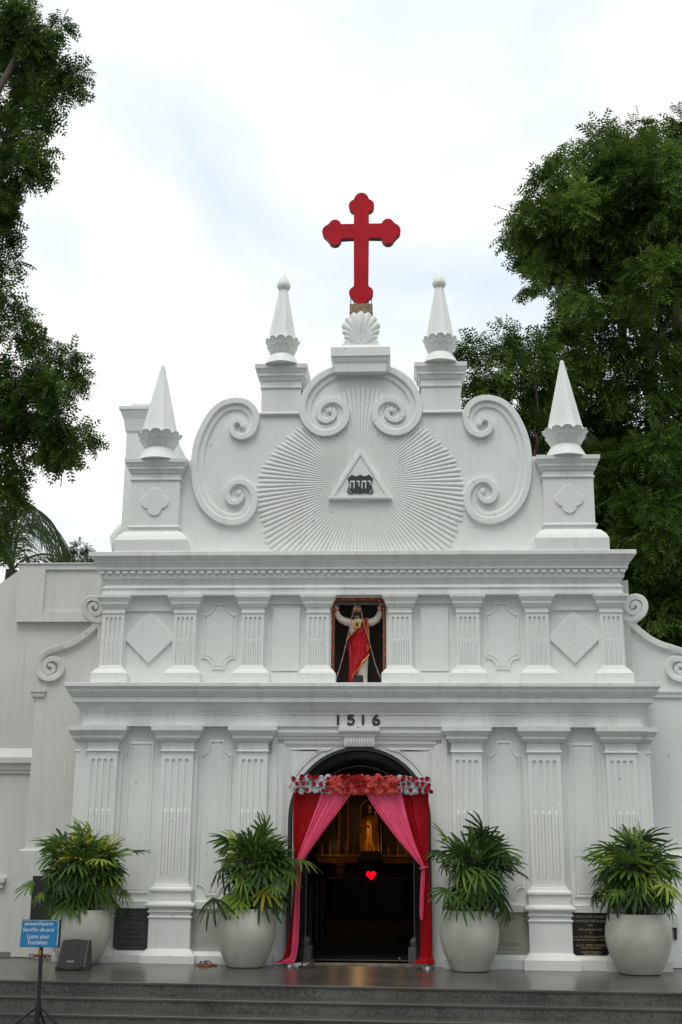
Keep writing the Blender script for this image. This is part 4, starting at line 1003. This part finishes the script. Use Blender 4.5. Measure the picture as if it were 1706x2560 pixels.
plaque('black plaque with gold lettering between the right pedestals', 2.745, 3.225, zq0-.03, zq1, blk,
       [('THIS CHURCH WAS CONSECRATED',.885,.042),('ENHANCED AND BLESSED',.79,.040),('ON',.70,.038),('19TH JANUARY 2021',.60,.038),('BY',.535,.03),('Most Rev. Dr. GEORGE ANTONYSAMY',.445,.036),('ARCHBISHOP OF MADRAS - MYLAPORE',.38,.030),('Rev. Fr. PETER THUMMA',.255,.038),('RECTOR & PARISH PRIEST',.205,.025),('PARISH COUNCIL',.11,.034),('PARISHIONERS',.055,.032)], gtx, (.075,.06))
# large dark plaque on the left pier
a, c = at(84,2190,YB-.06), at(168,2312,YB-.06)
plaque('large black plaque on the left pier behind the leftmost palm', a.x, a.x+.62, c.z, a.z, mat('dull_black_stone', (.010,.010,.011), .35, .3, 8), [('~.7',.86,.05),('~.8',.76,.04)], mat('dark_cut', (.03,.03,.03), .7), (.01,.01), y=YB-.075)

# ------------------------------------------------------------------ sign on tripod, speaker, cable, box
YT = -4.0
tl_, br_ = at(57,2300,YT), at(145,2368,YT); cx = (tl_.x+br_.x)/2
base = at(92,2600,YT).x
sg = thing('footwear_sign', (base, YT, -.405), 'blue sign reading Leave your Footwear on a black tripod stand', 'sign')
tilt = -.012
bm_ = mat('sign_blue', (.014,.20,.45), .4, .12, 14, streak=.25, streakcol=(.10,.35,.55), sscale=(30,30,6), s_lo=.6, s_hi=.75)
bd = obj('board', B().prism([(tl_.x+.006,tl_.z),(br_.x+.006,tl_.z+.002),(br_.x-.006,br_.z),(tl_.x-.006,br_.z-.002)], YT-.028, YT-.018), bm_, sg)
obj('backing', B().box(tl_.x+.0, br_.x+.02, YT-.018, YT, br_.z-.004, tl_.z+.003), black, sg)
edge = mat('worn_edge', (.45,.55,.60), .7, .3, 40)
obj('worn_edge', B().box(tl_.x+.008, br_.x, YT-.0295, YT-.02, tl_.z-.006, tl_.z-.001).box(br_.x-.006, br_.x+.003, YT-.0298, YT-.02, br_.z+.01, tl_.z-.007), edge, sg)
hb_ = tl_.z-br_.z
def sline(s, fy, sz, xs=1.0, bold=0): text_mesh('sign_text', s, sz, white, (cx-.012, YT-.0285, br_.z+hb_*fy), bd, .0012, xs=xs, bold=bold)
sline('\u0b95\u0bbe\u0bb2\u0ba3\u0bbf\u0b95\u0bb3\u0bc8', .80, .042, .95, .0006); sline('\u0bc6\u0bb5\u0bb3\u0bbf\u0bc7\u0baf \u0bb5\u0bbf\u0b9f\u0bb5\u0bc1\u0bae\u0bcd', .58, .040, .82, .0006)
sline('Leave your', .31, .066, .78); sline('Footwear', .09, .066, .78)
ph_ = at(103,2372,YT); pb = at(88,2600,YT)
hub = at(96,2515,YT)
obj('pole', B().tube([(ph_.x,YT+.0,br_.z),(hub.x,YT,hub.z)], .021, 10).tube([(hub.x,YT,hub.z+.03),(pb.x,YT,-.33)], .028, 10), black, sg, True)
rg_ = at(101,2382,YT); obj('locking_collar', B().tube([(rg_.x,YT,rg_.z-.02),(rg_.x,YT,rg_.z+.02)], .0235, 12), mat('collar_yellow', (.35,.20,.03), .5), sg, True)
for a in (pi*1.02, -.05, pi*.5):
    obj('leg', B().tube([(hub.x,YT,hub.z),(hub.x+.40*cos(a),YT+.40*sin(a),-.395)], .013, 6), black, sg, True)
    obj('brace', B().tube([(hub.x+.2*cos(a),YT+.2*sin(a),(hub.z-.395)/2),(pb.x,YT,-.28)], .006, 6), black, sg)
# speaker
p = atz(178, 2423, 0); yF = -1.50; xa, xb = at(139,2400,yF).x, at(213,2400,yF).x; hh = at(178,2348,yF+.15).z
grille = mat('speaker_grille', (.020,.020,.020), .8, .25, 60, .3, 200)
sp = thing('speaker', ((xa+xb)/2, yF+.15, 0), 'black stage monitor speaker in front of the leftmost planter', 'speaker')
cxs = (xa+xb)/2; hw = (xb-xa)/2
L = []
for x, k in ((xa, 0), (xb, 0)):
    L.append([(x, yF, fz(x)+.002),(x, yF-.0, .07),(x+(.02 if x < cxs else -.01), yF+.19, hh-.02),(x+(.02 if x < cxs else -.01), yF+.30, hh-.02),(x, yF+.36, fz(x)+.002)])
obj('cabinet', B().loops(L), black, sp)
g = B(); gl = []
for f in (0, 1): pass
fy = lambda t: yF-.004+.19*t; fz = lambda t: .075+(hh-.095)*t
rows = []
for t in (0, .25, .5, .75, 1):
    rows.append([(cxs+(hw-.025-.008*t)*u+.004*t, fy(t)-.012-.008*(1-u*u), fz(t)+(.016*(1-u*u) if t == 1 else -.03*(1-u*u) if t == 0 else 0)) for u in (-1,-.6,-.2,.2,.6,1)])
g.loops(rows, False, False, closed=False); g.loops([[(x, y+.02, z) for x, y, z in r] for r in rows], False, False, closed=False)
obj('grille', g, grille, sp, True)
obj('badge', B().box(cxs-.045, cxs+.04, fy(.22)-.026, fy(.22)-.018, fz(.20)-.008, fz(.20)+.010), mat('badge_grey', (.32,.32,.32), .4), sp)
# cable
p = atz(100, 2404, 0); cb = B(); rnd = random.Random(5); pts = []
for k in range(46):
    a = k*.62; pts.append((p.x-.12+.005*k+.07*cos(a), p.y+.05+.05*sin(a), .045+.035*abs(sin(a*.7))*(1 if k < 40 else .3)))
cb.tube([tuple(q) for q in catmull(pts, 3)], .006, 5)
tag(obj('cable', cb, mat('red_cable', (.14,.012,.012), .5), smooth=True), 'tangled dark red cable on the floor by the left pier', 'cable')
cb = B().tube(catmull([(p.x-.12,p.y,.04),(p.x-.3,p.y+.05,.042),(p.x-.6,p.y-.02,.044),(p.x-1.0,p.y+.1,.046)], 5), .006, 5)
tag(obj('cable', cb, black, smooth=True), 'thin black cable running off to the left of the red coil', 'cable')
# meter box on the right wall
a, c = at(1668,2284,YB-.1), at(1706,2320,YB-.1)
mb = thing('meter_box', (a.x+.15, YB-.1, c.z-.14), 'white electrical box on the wall behind the rightmost planter', 'meter box')
obj('cover', B().stack([(-.005,c.z),(0,c.z+.005),(0,a.z-.005),(-.005,a.z)], a.x-.02, a.x+.135, YB-.13, YB), wm_, mb); obj('conduit', B().box(a.x+.08, a.x+.115, YB-.10, YB-.04, c.z-.15, c.z), black, mb)
obj('lower_box', B().box(a.x-.02, a.x+.075, YB-.11, YB-.05, c.z-.14, c.z-.004), mat('box_grey', (.2,.2,.19), .6), mb)
# lamp hooks over the arch
for px, s in ((793,-1), (1005,1)):
    q = at(px, 1876, -.05); tag(obj('hook', B().tube([(q.x,0,q.z+.02),(q.x,-.06,q.z+.03),(q.x,-.07,q.z),(q.x+s*.004,-.05,q.z-.03)], .008, 6), wm_, smooth=True), 'small white hook %s the arch crown' % ('left of' if s < 0 else 'right of'), 'hook', 'hooks over the door arch')
# fallen leaves on the platform
fl_m = mat('dry_leaf', (.30,.24,.06), .8, .2, 30); rnd = random.Random(8); fm_ = None
for (px, Y, lab) in ((1322,-1.3,'in front of the pedestal right of the door'), (1516,-.9,'below the black plaque'), (1546,-1.6,'before the black plaque, nearer the step'), (700,-2.0,'left of the doorway near the step'), (420,-1.2,'before the pedestal right of the slate plaque'), (1000,-1.8,'in front of the doorway right half')):
    x = at(px, 2430, Y).x
    if fm_ is None:
        o = obj('fallen_leaf', B().loops([[(-.035,0,.0),(-.034,.002,.002)],[(-.01,-.012,.006),(-.01,.014,.010)],[(.02,-.010,.004),(.02,.012,.008)],[(.042,-.001,.001),(.043,.001,.003)]], False, False, closed=False), fl_m); fm_ = o.data
    else: o = bpy.data.objects.new('fallen_leaf', fm_); COL.objects.link(o)
    o.location = (x, Y, fz(x)+.004); o.rotation_euler = (0, 0, rnd.uniform(0, 6)); tag(o, 'small yellow fallen leaf on the platform '+lab, 'leaf', 'fallen leaves on the platform')
# ------------------------------------------------------------------ trees
def leaf_template(pairs=6):
    V, F = [], []
    def quad(pts):
        o = len(V); V.extend(pts); F.append((o, o+1, o+2, o+3))
    for i in range(pairs):
        t = .14+.78*i/(pairs-1); ll = .33*(1-.25*abs(i/(pairs-1)-.45)); z = -.16*t*t
        for s in (-1, 1):
            q = Vector((.42, s*.9, -.30)).normalized(); n_ = Vector((.9, -s*.42, .1)).normalized()
            b0 = Vector((t, 0, z)); tip = b0+q*ll; m = b0+q*ll*.42+Vector((0,0,.03))
            quad([tuple(b0), tuple(m+n_*.062), tuple(tip), tuple(m-n_*.056)])
    b0 = Vector((.92,0,-.14)); tip = Vector((1.2,0,-.28)); m = b0.lerp(tip,.45)
    quad([tuple(b0), tuple(m+Vector((0,.05,0))), tuple(tip), tuple(m-Vector((0,.05,0)))])
    return np.array(V), np.array(F)
TV, TF = leaf_template(5); LPT = 26
def crown(name, blobs, dens, leaf, seed, m, parent, droop=.35):
    rs = np.random.RandomState(seed); P, D, T, S_ = [], [], [], []
    for (x, y, z, r) in blobs:
        bt = rs.uniform(-.16,.16); k = max(4, int(dens*r*r/LPT))
        u = rs.normal(size=(k,3)); u[:,2] += .25; u /= np.linalg.norm(u, axis=1)[:,None]
        lump = 1+.20*np.sin(u[:,0]*5+x*7)*np.sin(u[:,1]*4+y*3)+.15*np.sin(u[:,2]*6+z*5)
        rad = r*(.40+.60*rs.uniform(size=k)**.35)*lump
        tc_ = u*rad[:,None]*np.array([1,1,.86])+np.array([x,y,z])
        for c, uu in zip(tc_, u):                       # one tuft of drooping leaves round a twig end
            n = int(LPT*rs.uniform(.6,1.3)); d = rs.normal(size=(n,3))*.75+uu*.75; d[:,2] += .15; d /= np.linalg.norm(d, axis=1)[:,None]
            pos = c+d*leaf*rs.uniform(.05,.55,size=(n,1)); d[:,2] -= droop+rs.uniform(0,.5,size=n)
            P.append(pos); D.append(d); T.append(np.clip(rs.normal(.34,.10,n)+bt+rs.uniform(-.26,.30), 0, 1)); S_.append(leaf*rs.uniform(.7,1.15,n))
    P = np.concatenate(P); D = np.concatenate(D); T = np.concatenate(T); S_ = np.concatenate(S_)
    D /= np.linalg.norm(D, axis=1)[:,None]
    up = np.array([0,0,1.])+rs.normal(size=D.shape)*.45; Y_ = np.cross(up, D); Y_ /= np.linalg.norm(Y_, axis=1)[:,None]; Z_ = np.cross(D, Y_)
    nv = len(TV); V = P[:,None,:]+S_[:,None,None]*(TV[None,:,0:1]*D[:,None,:]+TV[None,:,1:2]*Y_[:,None,:]+TV[None,:,2:3]*Z_[:,None,:])
    V = V.reshape(-1,3); nl = len(P); F = (TF[None]+(np.arange(nl)*nv)[:,None,None]).reshape(-1,4)
    off = np.array(wl(parent)); V = V-off
    me = bpy.data.meshes.new(name); me.vertices.add(len(V)); me.vertices.foreach_set('co', V.astype(np.float32).ravel())
    me.loops.add(F.size); me.loops.foreach_set('vertex_index', F.astype(np.int32).ravel())
    me.polygons.add(len(F)); me.polygons.foreach_set('loop_start', np.arange(0, F.size, 4, dtype=np.int32))
    me.update(calc_edges=True); a = me.attributes.new('tint', 'FLOAT', 'POINT'); a.data.foreach_set('value', np.repeat(T, nv).astype(np.float32))
    me.materials.append(m); o = bpy.data.objects.new(name, me); COL.objects.link(o); o.parent = parent; o['kind'] = 'stuff'
    return o
def limb(a, b_, r0, r1, rnd, n=7, wig=.06):
    a, b_ = Vector(a), Vector(b_); L_ = (b_-a).length; pts = []
    for k in range(n):
        t = k/(n-1); p = a.lerp(b_, t); j = L_*wig*sin(t*pi)
        pts.append(p+Vector((rnd.uniform(-j,j), rnd.uniform(-j,j), rnd.uniform(-j,j)+L_*.10*sin(t*pi))))
    return pts, [r0+(r1-r0)*k/(n-1) for k in range(n)]
def tree(name, label, base, fork, blobs, dens, leaf, seed, m, rt=.35, nl=16):
    rnd = random.Random(seed); t = thing(name, base, label, 'tree')
    fork = Vector(fork); pts, rad = limb(base, fork, rt, rt*.62, rnd, 8, .03); obj('trunk', B().tube(pts, rad, 12), bark, t, True)
    big = sorted(blobs, key=lambda q: -q[3])
    mains = []
    for k, q in enumerate(big[:6]):
        p, r = limb(fork, q[:3], rt*.42, rt*.12, rnd, 9, .07); mains.append(p); obj('limb', B().tube(p, r, 8), bark, t, True)
    for q in big[6:6+nl*3]:
        c = Vector(q[:3]); s_ = min((pp for mp in mains for pp in mp[3:]), key=lambda v: (v-c).length)
        p, r = limb(s_, c, rt*.10, .012, rnd, 6, .08); obj('branch', B().tube(p, r, 6), bark, t, True)
    crown('crown', blobs, dens, leaf, seed, m, t); return t
def blobs_at(lst, Y, seed, dj=1.2, scale=1.0):
    rnd = random.Random(seed); out = []
    for (dx, dy, r) in lst:
        y = Y+rnd.uniform(-dj, dj); p = at(dx*1.088, dy*1.088, y); out.append((p.x, p.y, p.z, r*1.088*scale*(y+17)/3100))
    return out
RTB = [(1230,515,52),(1205,575,36),(1190,535,26),(1262,452,52),(1318,400,52),(1375,345,36),(1372,312,22),(1448,335,46),(1430,430,75),(1330,500,82),(1450,540,95),(1542,340,45),(1560,285,30),(1530,430,75),(1565,540,85),(1290,592,72),(1246,632,38),(1300,655,42),(1395,630,85),(1500,655,85),(1335,705,48),(1425,740,60),(1530,740,55),(1270,570,60),(1380,560,80),(1500,380,60),(1480,490,70),
       (1290,800,44),(1340,790,46),(1390,815,40),(1330,860,48),(1440,840,36),(1500,815,38),(1560,850,50),(1380,900,50),(1290,880,40),(1300,950,52),(1365,975,58),(1450,940,52),(1510,900,30),(1555,955,45),(1440,1030,70),(1520,1060,75),(1400,1090,60),(1460,1150,80),(1560,1150,70),(1420,1240,80),(1520,1250,90),(1470,1340,90),(1560,1350,85),(1480,1430,70),(1560,1470,75),(1510,1540,60),(1400,1180,70),(1430,1400,60),(1540,1030,60),(1490,1200,80),(1560,1270,70),(1440,1300,70),(1530,1420,70)]
RTO = [(1660,300,110),(1680,480,130),(1660,680,130),(1800,420,170),(1820,650,170),(1660,900,110),(1680,1100,120),(1660,1320,110),(1840,950,150),(1960,600,170),(1700,1500,90)]
bl = blobs_at(RTB, 9.0, 1, 1.6)+blobs_at([(x, y+25, r*.8) for x, y, r in RTB if y > 950], 11.0, 5, 1)+blobs_at([(1420,480,110),(1500,600,110),(1380,560,90),(1470,360,60)], 10.6, 6, .3)
off_r = blobs_at(RTO, 9.5, 2, 2.0)
bx = at(1720*1.088, 1900, 9.5).x
DENS = 1900
tr = tree('neem_tree', 'tall leafy neem tree behind the right side of the church', (bx, 9.5, -.405), (bx-.6, 9.3, 6.3), bl, 1550, .36, 3, neem, .42, 14)
crown('crown', off_r, 320, .27, 8, neem, tr)
SMB = [(1092,812,26),(1080,870,30),(1110,850,30),(1150,775,20),(1152,815,32),(1185,870,34),(1165,850,24),(1200,920,44),(1222,835,36),(1228,985,44),(1260,905,44),(1248,790,30),(1210,1000,36),(1090,900,22),(1250,1040,40),(1130,905,16)]
tree('neem_tree', 'smaller neem tree peeping out right of the inner right pinnacle', (at(1330,2000,7).x, 7, -.405), (at(1340,1400,7).x, 7, 5.0), blobs_at(SMB, 7.0, 3, .5), 2000, .30, 9, neem, .2, 8)
LTB = [(20,55,62),(70,60,52),(118,82,42),(142,150,28),(175,182,22),(155,205,18),(100,195,40),(30,180,55),(60,255,40),(100,250,22),(30,320,52),(72,312,32),(82,362,28),(30,388,36),(65,390,26),(-32,480,32),(-34,560,32),(-30,640,30),(-26,720,36),(-4,450,26),(2,430,20),(0,490,22),(2,525,20),(-4,560,24),(14,610,22),(8,690,30),(26,760,38),(100,828,40),(152,838,24),(62,852,52),(140,898,26),(108,935,52),(40,930,55),(176,1010,24),(150,1052,28),(135,1005,38),(85,1005,40),(15,1040,45),(22,1105,24),(-12,1180,26),(-16,1240,26),(-10,1140,45),(120,875,40),(165,1040,24),(60,130,50),(-6,880,50),(20,980,45)]
LTO = [(-90,120,110),(-100,330,110),(-90,560,80),(-90,780,90),(-100,1000,110),(-260,300,170),(-280,650,170),(-260,1000,150),(-100,1230,80),(-200,60,150)]
lt = blobs_at(LTB, 5.0, 4, 1.1)
bx = at(-330, 1900, 5).x
tr = tree('neem_tree', 'leafy neem tree reaching into the frame along the left edge', (bx, 5.4, -.405), (bx+.3, 5.2, 5.8), lt, 2000, .33, 12, neem2, .4, 12)
crown('crown', blobs_at(LTO, 5.2, 6, 1.5), 260, .26, 14, neem2, tr)
# coconut palm behind the left wing
YK = 9.0
cc = at(30, 1425, YK); pt = thing('coconut_palm', (cc.x, YK, -.405), 'coconut palm with long drooping fronds behind the left wing wall', 'palm tree')
obj('trunk', B().tube([(cc.x-.5,YK+.2,-.405),(cc.x-.3,YK+.1,2.5),(cc.x,YK,cc.z)], [.2,.16,.13], 12), bark, pt, True)
def frond(pts, seed, L_=.95):
    rnd = random.Random(seed); c = catmull(pts, 10); m = len(c); b = B().tube(c, [.03*(1-k/m)+.006 for k in range(m)], 5); V = []; F = []
    for i in range(3, m-1):
        for sub in (0,):
            p = c[i].lerp(c[i+1], sub); t = (c[min(i+1,m-1)]-c[i-1]).normalized(); f = i/m; sd_ = t.cross(Vector((0,0,1))).normalized()
            ln = L_*(.45+.75*sin(pi*min(1, f*1.05)))*rnd.uniform(.85,1.1)
            for s in (-1, 1):
                d = (t*.75+sd_*s*.55+Vector((0,0,-.55-.35*f+rnd.uniform(-.15,.15)))).normalized(); mid = p+d*ln*.5+Vector((0,0,.04)); tip = p+d*ln+Vector((0,0,-.22*ln)); n_ = d.cross(t).normalized(); n2 = t*.013
                o = len(V); V += [tuple(p-n2*.6), tuple(p+n2*.6), tuple(mid+n2*1.1), tuple(tip), tuple(mid-n2*1.1)]; F.append((o,o+1,o+2,o+3,o+4))
    b.add(V, F); return b
K = lambda px, py, y=YK: at(px, py, y)
def addfrond(pts, seed, L_=.95):
    o = obj('frond', frond(pts, seed, L_), palmleaf, pt); a = o.data.attributes.new('tint', 'FLOAT', 'POINT')
    a.data.foreach_set('value', np.full(len(o.data.vertices), random.Random(seed).uniform(.1,.7), dtype=np.float32))
addfrond([cc, K(10,1290), K(50,1250), K(105,1285), K(150,1335), K(190,1400)], 1, .95)
addfrond([cc, K(45,1340), K(75,1310), K(115,1340), K(150,1380), K(180,1430)], 2, .8)
addfrond([cc, K(60,1400,YK+.3), K(110,1385,YK+.5), K(160,1400,YK+.6), K(200,1440,YK+.6)], 3, .7)
addfrond([cc, K(10,1370), K(-20,1330), K(-70,1330), K(-130,1400)], 4)
addfrond([cc, K(20,1330,YK-.4), K(15,1270,YK-.8), K(40,1260,YK-1.4), K(70,1310,YK-1.9)], 5)
addfrond([cc, K(40,1350,YK-.3), K(50,1330,YK-1.0), K(60,1370,YK-1.6), K(75,1450,YK-2)], 6, .8)
addfrond([cc, K(0,1380,YK+.4), K(-30,1360,YK+1), K(-60,1400,YK+1.6), K(-80,1470,YK+2)], 7)
addfrond([cc, K(30,1340,YK+.6), K(60,1300,YK+1.2), K(90,1310,YK+1.8), K(110,1360,YK+2.3)], 8)
addfrond([cc, K(30,1330,YK-.5), K(70,1270,YK-.9), K(125,1300,YK-1.1), K(165,1370,YK-1.2)], 9, .9)
addfrond([cc, K(15,1310,YK-.6), K(0,1240,YK-1.0), K(20,1215,YK-1.3), K(60,1240,YK-1.6)], 10, .8)
# low shrub between palm and cornice
sb_ = blobs_at([(185,1268,14),(200,1282,14),(160,1290,12),(192,1300,18),(150,1302,12)], 8.5, 2, .3); bb = at(205,1500,8.5)
tree('small_tree', 'small bright green tree beside the palm behind the left wing', (bb.x, 8.5, -.405), (bb.x, 8.5, bb.z), sb_, 2600, .15, 21, neem, .08, 3)
# unseen trees added round the forecourt and behind the camera to shade the lower front
def added_shade_tree(x, y, label, seed, r=4.2, zc=8.2, side=''):
    rnd = random.Random(seed); bs = []
    for k in range(15):
        a = 2*pi*k*.618; f = math.sqrt((k+.5)/15)
        bs.append((x+r*.8*f*cos(a), y+r*.8*f*sin(a), zc+rnd.uniform(-1.8,2.2)*(1-.3*f), rnd.uniform(1.5,2.1)))
    t = tree('neem_tree', label, (x, y, -.405), (x+.2, y, 4.2), bs, 112, .62, seed, neem2, .38, 3); return t
for i, (x, y, r, z, lab) in enumerate(((-9.2,-8.5,4.2,8.2,'left of the forecourt steps'), (10.2,-8.5,4.2,8.2,'right of the forecourt steps'), (-5.0,-24,4.8,8.6,'behind the photographer, left of centre'), (4.6,-24.5,4.8,8.6,'behind the photographer, right of centre'), (-13.5,-19,4.8,8.6,'at the far left rear of the forecourt'), (13.8,-19,4.8,8.6,'at the far right rear of the forecourt'), (0,-29,5,11,'in the middle of the row behind the photographer'))):
    added_shade_tree(x, y, 'unseen neem tree added for shade '+lab+', outside the picture', 31+i, r, z+1.0)
